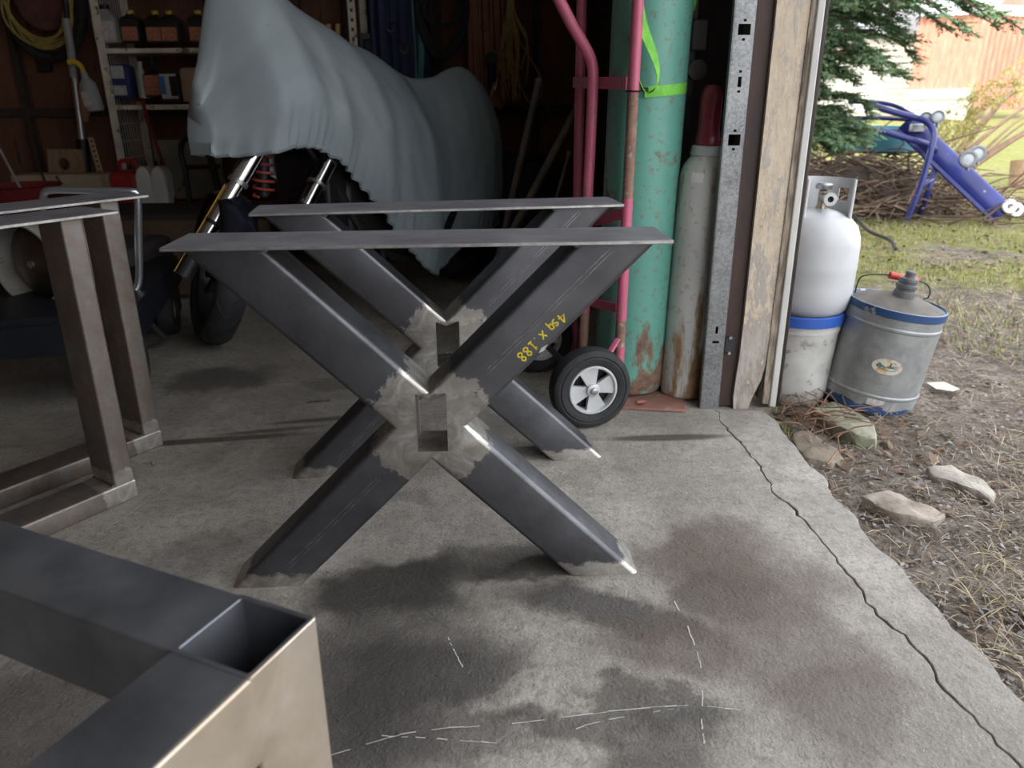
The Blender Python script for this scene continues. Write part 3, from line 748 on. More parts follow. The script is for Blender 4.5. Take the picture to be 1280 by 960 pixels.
# =================================================================== CYLINDERS, HAND TRUCK
def painted_mat(name, c1, c2, rustc, zr, th=.6, sc=7, rough=.42, st=(1, 1, .5), low=.3):
    """painted steel whose chips and rust gather towards the foot, where it has stood in the wet"""
    m, t, b = nt(name); co = obj_co(t)
    sep = t.nodes.new('ShaderNodeSeparateXYZ'); L(t, co, sep.inputs[0])
    n = noise_n(t, stretch(t, co, st), sc, 6, .65, .4); n2 = noise_n(t, co, 3, 4); n3 = noise_n(t, co, 42, 5, .7)
    col = ramp(t, n2.outputs['Fac'], [(.3, c2), (.7, c1)]).outputs['Color']
    lo = mth(t, 'MULTIPLY', smooth_lt(t, sep.outputs[2], zr, zr), low)
    k = mth(t, 'SUBTRACT', 1.0, smooth_lt(t, mth(t, 'ADD', n.outputs['Fac'], lo), th, .05))
    rc = ramp(t, n3.outputs['Fac'], [(.35, tuple(x * .55 for x in rustc)), (.65, rustc)]).outputs['Color']
    k2 = mth(t, 'SUBTRACT', 1.0, smooth_lt(t, n3.outputs['Fac'], .59, .03))
    col = mixc(t, mth(t, 'MAXIMUM', k, mth(t, 'MULTIPLY', k2, .6)), col, rc)
    L(t, col, b.inputs['Base Color'])
    L(t, mixc(t, k, (rough,) * 3, (.85,) * 3), b.inputs['Roughness'])
    bump(t, b, n.outputs['Fac'], .12, .006); return m
m_teal = painted_mat('teal_cylinder_paint', (.15, .42, .34), (.11, .33, .27), (.24, .14, .10), .22, .64, 9, low=.12)
m_greycyl = painted_mat('grey_cylinder_paint', (.6, .62, .6), (.47, .49, .47), (.36, .22, .11), .3, .62, 6, st=(1.8, 1.8, .35), low=.13)
m_pink = painted_mat('pink_paint', (.62, .14, .24), (.52, .11, .2), (.28, .17, .12), .2, .72, 9)
m_rustpipe = mat('rusty_bare_pipe', (.34, .2, .15), (.2, .12, .09), 30, rough=.8, bmp=.2, spots=[((.42, .33, .3), 40, .6)])
TX, TY, TRr = .398, 2.475, .116
tk = thing('gas_cylinder', 'tall chipped teal gas cylinder strapped to the pink hand truck', 'gas cylinder', (TX, TY, .012))
tk.rotation_euler = (0, math.radians(0.8), 0)
prof = [(.0, .004), (.09, 0), (.107, .008), (.115, .03), (TRr, .06)] + [(TRr, .06 + 1.28 * k / 12) for k in range(1, 13)] + [(.115, 1.38), (.095, 1.43), (.06, 1.465), (.035, 1.48), (.033, 1.54), (0, 1.54)]
MB().lathe(prof, n=48).build('cylinder_body', m_teal, tk)
MB().lathe([(.04, 1.5), (.04, 1.62), (.03, 1.65), (0, 1.655)], n=24).build('valve_cap', m_darkmetal, tk)
GX, GY = .575, 2.425
gk = thing('gas_cylinder', 'shorter rusty grey gas cylinder with a maroon valve cap', 'gas cylinder', (GX, GY, 0.002))
gk.rotation_euler = (0, math.radians(1.5), 0)
MB().lathe([(0, .003), (.06, 0), (.072, .01), (.076, .03)] + [(.076, .03 + .66 * k / 10) for k in range(1, 11)] + [(.074, .72), (.066, .745), (.055, .762), (.046, .772), (.044, .80), (0, .80)], n=40).build('cylinder_body', m_greycyl, gk)
MB().lathe([(.037, .79), (.039, .795), (.039, .83), (.036, .84), (.036, .93), (.033, .955), (.022, .972), (0, .976)], n=28).build('valve_cap', mat('maroon_paint', (.26, .03, .05), (.17, .022, .036), 14, rough=.28, spots=[((.3, .2, .18), 60, .7)]), gk)['label'] = 'glossy maroon valve cap'
MB().lathe([(.047, .772), (.05, .776), (.047, .80), (.043, .803)], n=28).build('collar', mat('grey_collar', (.5, .53, .55), rough=.4), gk)
for a0, a1_, z0, z1 in ((-2.35, -1.85, .700, .728), (-1.25, -.9, .705, .735)):
    b = MB()
    for i in range(7):
        a = a0 + (a1_ - a0) * i / 6
        for z in (z0, z1): rr_ = .0775 - max(0, z - .70) * .16; b.v.append((rr_ * math.cos(a), rr_ * math.sin(a), z))
    for i in range(6): b.f.append((2 * i, 2 * i + 2, 2 * i + 3, 2 * i + 1))
    b.build('paper_sticker', mat('sticker', (.72, .72, .7), rough=.6), gk)

ax = Vector((.26, -.966, 0)).normalized()          # towards the near wheel
ht = thing('hand_truck', 'pink hand truck with rusty rails carrying the teal cylinder', 'hand truck', (0, 0, 0))
nr_t, nr_b = PT(796, 30, 2.315), PT(774, 445, 2.315)
def along(p, q, z): k = (z - p.z) / (q.z - p.z); return p + (q - p) * k
def pole(name, p, q, r, mt, parent=ht): return MB().cyl(p, q, r, n=16).build(name, mt, parent)
z1 = PT(790, 117, 2.315).z; z2 = PT(780, 248, 2.315).z; z3 = PT(778, 340, 2.315).z; z4 = PT(776, 400, 2.315).z; z5 = PT(776, 432, 2.315).z
nt_, nb_ = along(nr_t, nr_b, 1.45), along(nr_t, nr_b, .035)
rl = pole('rail', nt_, along(nr_t, nr_b, z1), .0165, m_pink)
pole('bare_section', along(nr_t, nr_b, z1), along(nr_t, nr_b, z2), .0158, m_rustpipe, rl)
pole('painted_section', along(nr_t, nr_b, z2), along(nr_t, nr_b, z4), .0165, m_pink, rl)
pole('bare_section', along(nr_t, nr_b, z4), along(nr_t, nr_b, z5), .0158, m_rustpipe, rl)
pole('painted_section', along(nr_t, nr_b, z5), nb_, .0165, m_pink, rl)
MB().tube([along(nr_t, nr_b, z1 + .006) + Vector((.0195 * math.cos(a), .0195 * math.sin(a), 0)) for a in [i * PI / 5 for i in range(10)]], .003, 6, closed=True).build('wire_tie', m_black, rl)
far = -ax * .40
fr_t, fr_b = PT(727, 10, 2.71), PT(722, 255, 2.71)
pole('rail', along(fr_t, fr_b, 1.45), along(fr_t, fr_b, .035), .0165, m_pink)
# handle tube in front, bent outwards at the top
hp = [PT(668, -60, 2.42), PT(695, -8, 2.44), PT(716, 33, 2.46), PT(733, 62, 2.475), PT(740, 80, 2.48), PT(741, 105, 2.48), PT(738, 180, 2.48), PT(734, 260, 2.48), PT(731, 390, 2.48)]
MB().tube(spline(hp, 6), .0168, 16).build('handle_tube', m_pink, ht)
pole('handle_bare_end', PT(731, 390, 2.48), PT(728, 452, 2.48), .0158, m_rustpipe)
def bar(name, p, q, w, d):
    o_ = Vector((-.966, -.26, 0)) * .02; p = p + o_; q = q + o_ + (q - p).normalized() * .012
    return MB().beam(p, q, d, w).build(name, m_pink, ht, bevel=.002)
bar('crossbar', PT(724, 103, 2.70), PT(789, 104, 2.33), .034, .006)
bar('crossbar', PT(724, 282, 2.70), PT(783, 268, 2.33), .034, .006)
bar('crossbar', PT(722, 372, 2.64), PT(776, 384, 2.33), .03, .006)
MB().tube(spline([PT(772, 424, 2.30), PT(766, 434, 2.27), PT(757, 448, 2.24), PT(748, 462, 2.21)], 5), .010, 8, flat=.5).build('axle_brace', m_pink, ht)
# wheels
wc_ = PT(737, 485, 2.165); wc_.z = .125
Rw = ax.to_track_quat('Z', 'Y').to_matrix()
m_hub = mat('silver_hub_paint', (.62, .63, .64), (.52, .53, .54), 14, rough=.42, metal=.25)
def wheel(c, nm):
    c = Vector(c)
    tp = [(.074, -.022), (.078, -.03), (.098, -.034), (.114, -.032), (.121, -.026), (.1245, -.012), (.1245, .012), (.121, .026), (.114, .032), (.106, .034), (.103, .0315), (.099, .0345), (.083, .033), (.078, .03), (.074, .022)]
    w = MB().ring(tp, c, 48, Rw).build('tire', m_rubber, ht)
    hb = MB()
    hb.ring([(.0765, .022), (.0765, .031), (.074, .034), (.070, .034), (.066, .024), (.066, .0)], c, 40, Rw)
    hb.lathe([(.02, -.02), (.02, .034), (.016, .036), (0, .036)], c, 20, Rw)
    for k in range(4):
        a = k * PI / 2 + math.radians(12); w0, w1 = .42, .46
        pts = [(.015 * math.cos(a - .9), .015 * math.sin(a - .9))] + [(.068 * math.cos(a + s * w1), .068 * math.sin(a + s * w1)) for s in (-1, -.5, 0, .5, 1)] + [(.015 * math.cos(a + .9), .015 * math.sin(a + .9))]
        hb.prism(pts, c + Rw @ Vector((0, 0, .012)), Rw @ Vector((1, 0, 0)), Rw @ Vector((0, 1, 0)), Rw @ Vector((0, 0, 1)), .013)
    hb.build('wheel_hub', m_hub, w)['label'] = 'four-spoke silver painted hub'
    MB().lathe([(.068, -.012), (.068, -.006), (0, -.006)], c, 24, Rw).build('hub_back', m_darkmetal, w)
    MB().lathe([(.011, .036), (.011, .043), (.007, .045), (0, .045)], c, 8, Rw).build('axle_nut', m_dullsteel, w)
wheel(wc_, 'near'); wc2 = wc_ - ax * .52; wheel(wc2, 'far')
MB().cyl(wc_ - ax * .03, wc2 + ax * .03, .011, n=12).build('axle', m_darkmetal, ht)
tpx = MB().box((.40, 2.46, .005), (.36, .36, .008), Matrix.Rotation(math.radians(-8), 3, 'Z'))
tpx.build('toe_plate', mat('rusty_red_plate', (.36, .17, .13), (.24, .13, .1), 18, rough=.8, spots=[((.3, .27, .24), 20, .6)]), ht, bevel=.002)

# green ratchet strap
sp = thing('ratchet_strap', 'bright green ratchet strap hooked around the teal cylinder', 'strap', (0, 0, 0))
m_strap = mat('green_webbing', (.24, .72, .1), (.17, .55, .07), 40, rough=.7, bmp=.2, bscale=200)
def ribbon(pts, wv, name, parent, mt, th=.002):
    b = MB(); P_ = spline(pts, 8); n = len(P_); wl = wv if isinstance(wv, list) else [wv] * len(pts)
    W = spline(wl, 8)
    for i, p in enumerate(P_):
        tg_ = (P_[min(i + 1, n - 1)] - P_[max(i - 1, 0)]).normalized(); w = W[i]; nn = tg_.cross(w).normalized() * th / 2
        b.v += [tuple(p - w / 2 - nn), tuple(p + w / 2 - nn), tuple(p + w / 2 + nn), tuple(p - w / 2 + nn)]
    for i in range(n - 1):
        for k in range(4): b.f.append((i * 4 + k, i * 4 + (k + 1) % 4, i * 4 + 4 + (k + 1) % 4, i * 4 + 4 + k))
    b.f += [(3, 2, 1, 0), tuple(n * 4 - 4 + k for k in range(4))]
    return b.build(name, mt, parent)
zst = PT(820, 110, 2.35).z
Rb = TRr + .004; tcx = TX + .009
ribbon([(tcx + Rb * math.cos(a), TY + Rb * math.sin(a), zst - .012 + .016 * (a + 1.9) / 1.9) for a in [-1.75 + 2.2 * k / 10 for k in range(11)]], Vector((0, 0, .03)), 'strap_band', sp, m_strap)
ribbon([PT(799, -20, 2.335), PT(802, 20, 2.325), PT(808, 45, 2.315), PT(817, 68, 2.308), PT(822, 88, 2.303), PT(822, 103, 2.305)], [Vector((.012, .004, 0)), Vector((.022, .006, .004)), Vector((.026, .006, .006)), Vector((.02, .006, .006)), Vector((.012, .012, .004)), Vector((.008, .016, 0))], 'loose_tail', sp, m_strap)
ribbon([PT(822, 103, 2.305), PT(818, 112, 2.306), PT(809, 116, 2.31), PT(801, 108, 2.315), PT(797, 92, 2.32), PT(797, 60, 2.325)], [Vector((.006, .018, 0)), Vector((.004, .02, .006)), Vector((0, .02, .004)), Vector((-.004, .02, 0)), Vector((-.002, .02, 0)), Vector((0, .02, 0))], 'loose_loop', sp, m_strap)
ribbon([PT(864, -25, 2.50), PT(867, 0, 2.50), PT(864, 14, 2.50)], Vector((.02, .006, .004)), 'upper_tail', sp, m_strap)
MB().box(PT(806, 112, 2.318), (.02, .012, .012)).build('hook', m_darkmetal, sp, bevel=.003)

# =================================================================== OUTSIDE THE DOOR: bucket, propane, can
zb0 = -0.03
bx = thing('bucket', 'grimy white plastic bucket with a blue rim under the propane tank', 'bucket', (.968, 2.5, zb0))
bx.scale = (.9, .9, .82)
m_bucket = mat('grimy_white_plastic', (.62, .62, .6), (.46, .45, .43), 10, rough=.6, spots=[((.3, .28, .26), 16, .6)])
MB().lathe([(0, .0), (.128, 0), (.131, .01)] + [(.131 + .014 * k / 8, .01 + .29 * k / 8) for k in range(1, 9)] + [(.149, .302), (.149, .318), (.146, .32), (.146, .345), (.140, .345), (.138, .05), (0, .05)], n=44).build('bucket_body', m_bucket, bx)
MB().ring([(.146, .333), (.156, .333), (.157, .372), (.150, .376), (.143, .372), (.143, .345)], n=44).build('rim_ring', mat('blue_rim_plastic', (.035, .13, .55), (.03, .1, .45), 8, rough=.45), bx)['label'] = 'bright blue lid ring'
pt = thing('propane_tank', 'white propane tank sitting on the blue-rimmed bucket', 'propane tank', (.985, 2.5, zb0 + .272))
pt.scale = (.88, .88, .86)
pt.rotation_euler = (math.radians(-1), math.radians(1.5), math.radians(0))
m_ptank = mat('white_tank_paint', (.6, .615, .635), (.53, .545, .565), 6, rough=.38, spots=[((.5, .49, .47), 30, .69)])
MB().lathe([(0, .01), (.07, .012), (.115, .024), (.142, .055), (.153, .095), (.1545, .14), (.1545, .2), (.156, .212), (.1545, .224), (.1545, .29), (.15, .325), (.135, .365), (.105, .395), (.07, .41), (.035, .42), (0, .422)], n=48).build('tank_shell', m_ptank, pt)
MB().ring([(.102, 0), (.108, 0), (.108, .045), (.102, .045)], n=40).build('foot_ring', m_ptank, pt)
# collar: a thick C of sheet steel open towards the camera, with punched openings
cb_ = MB(); rC, nC = .105, 72
def inwin(a, z):
    for a0_, z0_, wa, hz in ((math.radians(24), .468, .2, .026), (math.radians(156), .468, .2, .026)):
        if abs(a - a0_) < wa and abs(z - z0_) < hz: return True
    return False
zr = [.385, .40, .42, .437, .445, .493, .505, .53]
A0, A1 = math.radians(-38), math.radians(218)
for i in range(nC):
    a, a_ = A0 + (A1 - A0) * i / nC, A0 + (A1 - A0) * (i + 1) / nC
    for j in range(len(zr) - 1):
        if inwin((a + a_) / 2, (zr[j] + zr[j + 1]) / 2): continue
        vsq = [Vector((r * math.cos(t_), r * math.sin(t_), z)) for r in (rC - .0015, rC + .0015) for t_, z in ((a, zr[j]), (a_, zr[j]), (a_, zr[j + 1]), (a, zr[j + 1]))]
        cb_.add(vsq, [(0, 1, 2, 3), (4, 7, 6, 5), (0, 4, 5, 1), (2, 6, 7, 3), (1, 5, 6, 2), (0, 3, 7, 4)])
cb_.build('collar', m_ptank, pt)
for a in (A0, A1): MB().cyl((rC * math.cos(a), rC * math.sin(a), .39), (rC * math.cos(a), rC * math.sin(a), .53), .006, n=10).build('collar_edge', m_ptank, pt)
m_brass = mat('aged_brass', (.42, .36, .27), (.3, .26, .2), 20, rough=.45, metal=.8)
vb = MB(); vb.lathe([(.018, .41), (.02, .425), (.015, .435), (.015, .485), (.01, .49), (0, .49)], n=18); vb.cyl((0, 0, .462), (0, -.06, .462), .017, n=18)
va = vb.build('valve', m_brass, pt)
MB().ring([(.011, 0), (.024, 0), (.024, .016), (.011, .016)], (0, -.06, .462), 20, Matrix.Rotation(PI / 2, 3, 'X')).build('outlet_nut', m_dullsteel, va)
MB().cyl((0, -.0602, .462), (0, -.0615, .462), .012, n=16).build('outlet_bore', m_black, va)
MB().lathe([(.026, .492), (.03, .498), (.03, .508), (.024, .513), (0, .513)], n=14).build('valve_knob', m_dullsteel, va)

gc = thing('fuel_can', 'tilted galvanised fuel can with blue bands and a red handle grip', 'fuel can', (1.2, 2.42, -.02))
gc.rotation_euler = (math.radians(2), math.radians(7.5), 0)
def can_mat():
    m, t, b = nt('galvanised_can'); co = obj_co(t)
    sep = t.nodes.new('ShaderNodeSeparateXYZ'); L(t, co, sep.inputs[0])
    v = N(t, 'ShaderNodeTexVoronoi', Scale=38); L(t, co, v.inputs['Vector']); n = noise_n(t, co, 12, 5, .65)
    col = mixc(t, .6, ramp(t, v.outputs['Color'], [(.1, (.27, .29, .3)), (.9, (.44, .46, .46))]).outputs['Color'], ramp(t, n.outputs['Fac'], [(.3, (.25, .265, .27)), (.7, (.46, .475, .475))]).outputs['Color'])
    jo = mth(t, 'MULTIPLY', mth(t, 'SUBTRACT', n.outputs['Fac'], .5), .05)
    top = mth(t, 'MULTIPLY', mth(t, 'SUBTRACT', 1.0, smooth_lt(t, sep.outputs[2], .317, .001)), smooth_lt(t, sep.outputs[2], .342, .001))
    bot = smooth_lt(t, mth(t, 'ADD', sep.outputs[2], mth(t, 'MULTIPLY', jo, 1.6)), .024, .003)
    chip = smooth_lt(t, n.outputs['Fac'], .62, .02)
    k = mth(t, 'MULTIPLY', mth(t, 'MAXIMUM', top, bot), chip)
    L(t, mixc(t, k, col, (.022, .07, .19)), b.inputs['Base Color'])
    L(t, mth(t, 'MULTIPLY', mth(t, 'SUBTRACT', 1.0, k), .55), b.inputs['Metallic']); b.inputs['Roughness'].default_value = .5
    bump(t, b, n.outputs['Fac'], .1, .005); return m
MB().lathe([(0, .004), (.143, .0), (.148, .004), (.148, .012), (.146, .03), (.146, .052), (.1485, .056), (.1485, .062), (.146, .066), (.146, .275), (.1485, .279), (.1485, .285), (.146, .289), (.146, .316), (.149, .318), (.149, .341), (.146, .343), (.143, .338), (0, .338)], n=56).build('can_body', can_mat(), gc, smooth=28)
MB().lathe([(.1425, .336), (.10, .352), (.05, .366), (0, .372)], n=48).build('can_lid', mat('dusty_lid', (.17, .155, .14), (.11, .1, .09), 14, rough=.75, metal=.2), gc)
MB().lathe([(.034, .355), (.032, .385), (.029, .388), (.029, .396), (.033, .398), (.033, .406), (.027, .409), (.027, .417), (.030, .419), (.028, .427), (.016, .43), (.014, .436), (.016, .446), (.012, .45), (0, .45)], (0, -.02, 0), 22).build('spout_cap', mat('weathered_grey_cap', (.16, .165, .17), (.1, .1, .105), 20, rough=.6), gc)
ey = .0
MB().tube(spline([(-.125, .045, .345), (-.125, .045, .385), (-.11, .045, .405), (-.05, .045, .415), (.03, .045, .413), (.09, .045, .405), (.115, .045, .385), (.118, .045, .36), (.105, .045, .352)], 6), .0025, 8).build('wire_handle', m_darkmetal, gc)
MB().cyl((-.03, .045, .416), (.065, .045, .409), .011, n=14).build('handle_grip', mat('red_grip', (.62, .06, .035), rough=.5), gc)['label'] = 'red handle grip'
def sticker_mat():
    m, t, b = nt('worn_oval_sticker'); co = obj_co(t)
    n = noise_n(t, stretch(t, co, (1, 1, 1)), 60, 4, .6); n2 = noise_n(t, co, 36, 3)
    col = ramp(t, n2.outputs['Fac'], [(.35, (.62, .36, .2)), (.5, (.68, .62, .5)), (.65, (.6, .6, .56))]).outputs['Color']
    L(t, col, b.inputs['Base Color']); b.inputs['Roughness'].default_value = .6; return m
def on_can(name, a0, z0, pts, mt, parent=gc, rr_=.1468, th=.0006):
    b = MB(); n = len(pts)
    vs_ = [Vector((rr_ * math.cos(a0 + p / rr_), rr_ * math.sin(a0 + p / rr_), z0 + q)) for p, q in pts]
    c = Vector((rr_ * math.cos(a0), rr_ * math.sin(a0), z0))
    b.add(vs_ + [c], [(i, (i + 1) % n, n) for i in range(n)]); return b.build(name, mt, parent, smooth=60)
A_can = -PI / 2 - .30
stk = on_can('oval_sticker', A_can, .165, [(.046 * math.cos(i * PI / 16), .026 * math.sin(i * PI / 16)) for i in range(32)], sticker_mat(), rr_=.1472)
# the green script on the sticker, worn past reading
scb = MB()
for line in ([(-.03, -.004), (-.024, .01), (-.018, .0), (-.021, -.006), (-.012, .004), (-.006, -.004), (0, .004), (.004, -.004), (.009, .012), (.01, -.004), (.016, .004), (.022, -.002)], [(.006, .012), (.014, .016), (.024, .013)], [(-.026, -.009), (-.008, -.007), (.012, -.011), (.028, -.009)]):
    rr_ = .1478
    scb.tube([Vector((rr_ * math.cos(A_can + p / rr_), rr_ * math.sin(A_can + p / rr_), .165 + q)) for p, q in [(v.x, v.y) for v in spline([(a, c, 0) for a, c in line], 4)]], .0014, 5, flat=.6)
scb.build('worn_script', mat('green_ink', (.08, .33, .25), rough=.6), gc)
on_can('maker_plate', A_can + .02, .042, [(-.03, -.011), (.022, -.011), (.022, .011), (-.03, .011)], m_paper, rr_=.1487)

# dry leaves and twigs heaped against the jamb
tw = MB()
for k in range(75):
    p = Vector((.93 + random.gauss(0, .06), 2.22 + random.gauss(0, .09), -.02 + abs(random.gauss(0, .02)))); a = random.uniform(0, 2 * PI); l = random.uniform(.05, .2)
    q = p + Vector((math.cos(a) * l, math.sin(a) * l, random.uniform(-.01, .06)))
    if q.x < .82 - .06 * (q.y - 2.2) or p.x < .82: continue
    tw.tube([p, (p + q) / 2 + Vector((random.gauss(0, .008), random.gauss(0, .008), .012)), q], random.uniform(.001, .0028), 4, caps=False)
tag(tw.build('twig_heap', mat('dry_twig', (.3, .17, .11), (.17, .1, .07), 20, rough=.9)), 'small heap of dry reddish twigs at the foot of the jamb', 'twigs', kind='stuff')
tag(MB().add([FL(1158, 478, -.005), FL(1170, 486, .0), FL(1192, 489, .004), FL(1200, 486, -.005), FL(1180, 477, .012)], [(0, 1, 2, 3, 4)]).build('bark_chip', mat('pale_wood_chip', (.7, .66, .58), rough=.8)), 'pale split wood chip lying right of the fuel can', 'wood chip')
lf = MB()
def leaf(c, s, rz, mt, label, name='leaf'):
    b = MB(); R = Matrix.Rotation(rz, 3, 'Z'); pts = [(0, 0), (.3, .35), (.7, .3), (1, 0), (.7, -.3), (.3, -.35)]
    b.add([Vector(c) + R @ Vector((x * s, y * s, .004 + .25 * s * abs(y) + .05 * s * x)) for x, y in pts] , [(0, 1, 2, 3), (0, 3, 4, 5)])
    return tag(b.build(name, mt, smooth=0), label, 'leaf')
leaf(FL(765, 524), .055, 1.2, mat('tan_leaf', (.46, .33, .18), (.32, .2, .1), 30, rough=.8), 'curled tan leaf on the concrete beside the hand truck wheel')
leaf(FL(796, 506, .01), .04, .4, mat('pink_leaf', (.55, .2, .18), rough=.8), 'reddish paint flake on the rusty toe plate', 'paint_flake')
tag(MB().beam(FL(384, 503, .002), FL(412, 501, .002), .012, .003).build('metal_sliver', m_edge), 'thin metal sliver lying on the concrete between the table legs', 'metal scrap')
tag(MB().tube([FL(184, 580, .003), FL(190, 577, .003), FL(192, 582, .003)], .002, 6).build('steel_staple', m_edge), 'tiny bent steel scrap on the concrete by the farther upright', 'metal scrap')

# black hose behind the propane tank
hp_ = [FL(1040, 262, .02), FL(1065, 268, .06), FL(1085, 288, .03), FL(1112, 300, .015), FL(1120, 312, .01)]
tag(MB().tube(spline(hp_, 8), .012, 10).build('black_hose', m_rubber), 'black rubber hose lying on the grass behind the propane tank', 'hose')

# =================================================================== BLUE BOAT STAND
m_blue = mat('blue_enamel', (.022, .032, .2), (.016, .022, .15), 5, rough=.32, spots=[((.25, .26, .3), 18, .68)])
bs = thing('roller_stand', 'blue tubular roller stand tipped over on the grass', 'roller stand', (0, 0, 0))
b0, b1 = FL(1255, 268, .06), PT(1132, 152, 6.5)
bd = (b1 - b0).normalized(); side = bd.cross(Vector((0, 1, 0))).normalized()
face = Vector((-.25, -.95, .2)); face = (face - bd * face.dot(bd)).normalized()
pw = bd.cross(face).normalized()
if pw.z < 0: pw = -pw
bm_ = MB()
# curved trough beam: arc section
sec = [(.088 * math.sin(a), .045 * math.cos(a) - .02) for a in [(-1.35 + 2.7 * i / 10) for i in range(11)]]
sec = sec + [(a * .93, c - .008) for a, c in sec[::-1]]
bm_.prism(sec, b0, pw, face, bd, (b1 - b0).length); bm_.build('trough_beam', m_blue, bs, smooth=30)
MB().beam(b0 - pw * .088 + face * .01, b1 - pw * .088 + face * .01, .03, .04, face).build('lower_rail', m_blue, bs, bevel=.005)
def tub(name, pts, r, mt=m_blue, n=12): return MB().tube(spline(pts, 6), r, n).build(name, mt, bs)
tub('leg', [PT(1080, 128, 6.3), PT(1110, 138, 6.3), PT(1140, 146, 6.3), PT(1158, 152, 6.25), PT(1167, 166, 6.2), PT(1163, 190, 6.15), PT(1150, 235, 6.1), FL(1133, 276, .01)], .024)
tub('leg', [PT(1098, 162, 6.25), PT(1130, 172, 6.25), PT(1160, 181, 6.3), PT(1170, 190, 6.35), PT(1170, 205, 6.35), PT(1160, 240, 6.3), FL(1150, 268, .01)], .024)
tub('brace', [PT(1152, 232, 6.12), PT(1166, 224, 6.32)], .018)
tub('handle', [PT(1150, 150, 6.32), PT(1138, 142, 6.4), PT(1110, 130, 6.5), PT(1060, 127, 6.6)], .016)
tub('handle', [PT(1060, 147, 6.6), PT(1100, 148, 6.5), PT(1140, 150, 6.4)], .014)
m_whl = mat('grey_wheel_rubber', (.2, .22, .26), (.13, .15, .18), 20, rough=.7)
Rw2 = Vector((-.25, -.95, .15)).normalized().to_track_quat('Z', 'Y').to_matrix()
for (px, py, Y, r) in ((1210, 199, 6.05, .064), (1222, 192, 6.2, .062), (1172, 146, 6.25, .05), (1157, 147, 6.3, .045)):
    c = PT(px, py, Y)
    w = MB().ring([(r * .6, -.02), (r * .95, -.02), (r, -.012), (r, .012), (r * .95, .02), (r * .78, .022), (r * .6, .016)], c, 26, Rw2).build('roller_wheel', m_whl, bs)
    MB().lathe([(r * .62, -.012), (r * .62, .012), (r * .3, .018), (0, .02)], c, 20, Rw2).build('wheel_disc', mat('pale_wheel_disc', (.42, .45, .5), rough=.6), w)
    MB().beam(c, c - bd * .06 - pw * .05 + face * -.03, .03, .012).build('wheel_bracket', m_dullsteel, bs)
for (px, py) in ((1262, 258), (1270, 262)):
    c = PT(px, py, 6.0)
    MB().ring([(.02, -.02), (.05, -.02), (.055, 0), (.05, .02), (.02, .02)], c, 20, Rw2).build('caster', m_white, bs)
MB().box(PT(1146, 160, 6.4), (.1, .06, .06)).build('end_bracket', m_dullsteel, bs, bevel=.008)

# turquoise tub on a dark brush heap
tbp = PT(1105, 175, 7.2)
tb = thing('tub', 'round turquoise plastic tub sitting on the brush pile', 'tub', (tbp.x, tbp.y, tbp.z - .1))
MB().lathe([(0, 0), (.3, 0), (.33, .02), (.34, .19), (.355, .195), (.355, .21), (.33, .21), (.325, .17), (0, .17)], n=40).build('tub_shell', mat('turquoise_plastic', (.05, .2, .26), (.035, .15, .2), 6, rough=.45), tb)
MB().lathe([(.325, .18), (.2, .19), (0, .192)], n=32).build('tub_cover', mat('pale_turquoise', (.35, .6, .66), (.3, .52, .6), 6, rough=.4), tb)
bp = MB()
for k in range(900):
    f = FL(random.uniform(1015, 1185), random.uniform(215, 272)); a = random.uniform(0, 2 * PI)
    cx, cy = 3.05, 7.0
    x, y = cx + random.gauss(0, .6), cy + random.gauss(0, .4); z = max(0.01, .42 * math.exp(-((x - cx) ** 2 / .9 + (y - cy) ** 2 / .4)) * random.random() * 1.2)
    l = random.uniform(.2, .8); d = Vector((math.cos(a), math.sin(a) * .7, random.gauss(0, .28))) * l
    p = Vector((x, y, z)); q = p + d; q.z = max(.0, q.z)
    bp.tube([p, (p + q) / 2 + Vector((random.gauss(0, .04), random.gauss(0, .04), random.gauss(0.02, .03))), q], [random.uniform(.005, .014), .007, .003], 4, caps=False)
tag(bp.build('brush_pile', rand_island_mat('brush_twigs', [(.17, .11, .08), (.09, .06, .045), (.28, .2, .14), (.06, .045, .035)])), 'tangled pile of dead brush under the turquoise tub', 'brush pile', kind='stuff')
md = MB()
for i in range(9):
    for j in range(24):
        r = i / 8; a = 2 * PI * j / 24; x, y = 3.0 + 1.0 * r * math.cos(a), 7.0 + .6 * r * math.sin(a)
        md.v.append((x, y, -.05 + .42 * (1 - r * r) + .05 * noise.noise(Vector((x * 4, y * 4, 1))) * (1 - r)))
for i in range(8):
    for j in range(24): md.f.append((i * 24 + j, i * 24 + (j + 1) % 24, (i + 1) * 24 + (j + 1) % 24, (i + 1) * 24 + j))
tag(md.build('compost_mound', mat('dark_compost', (.07, .05, .037), (.03, .022, .018), 10, rough=.95, bmp=.8, bscale=30)), 'low dark mound of rotted leaves beneath the brush pile', 'mound')

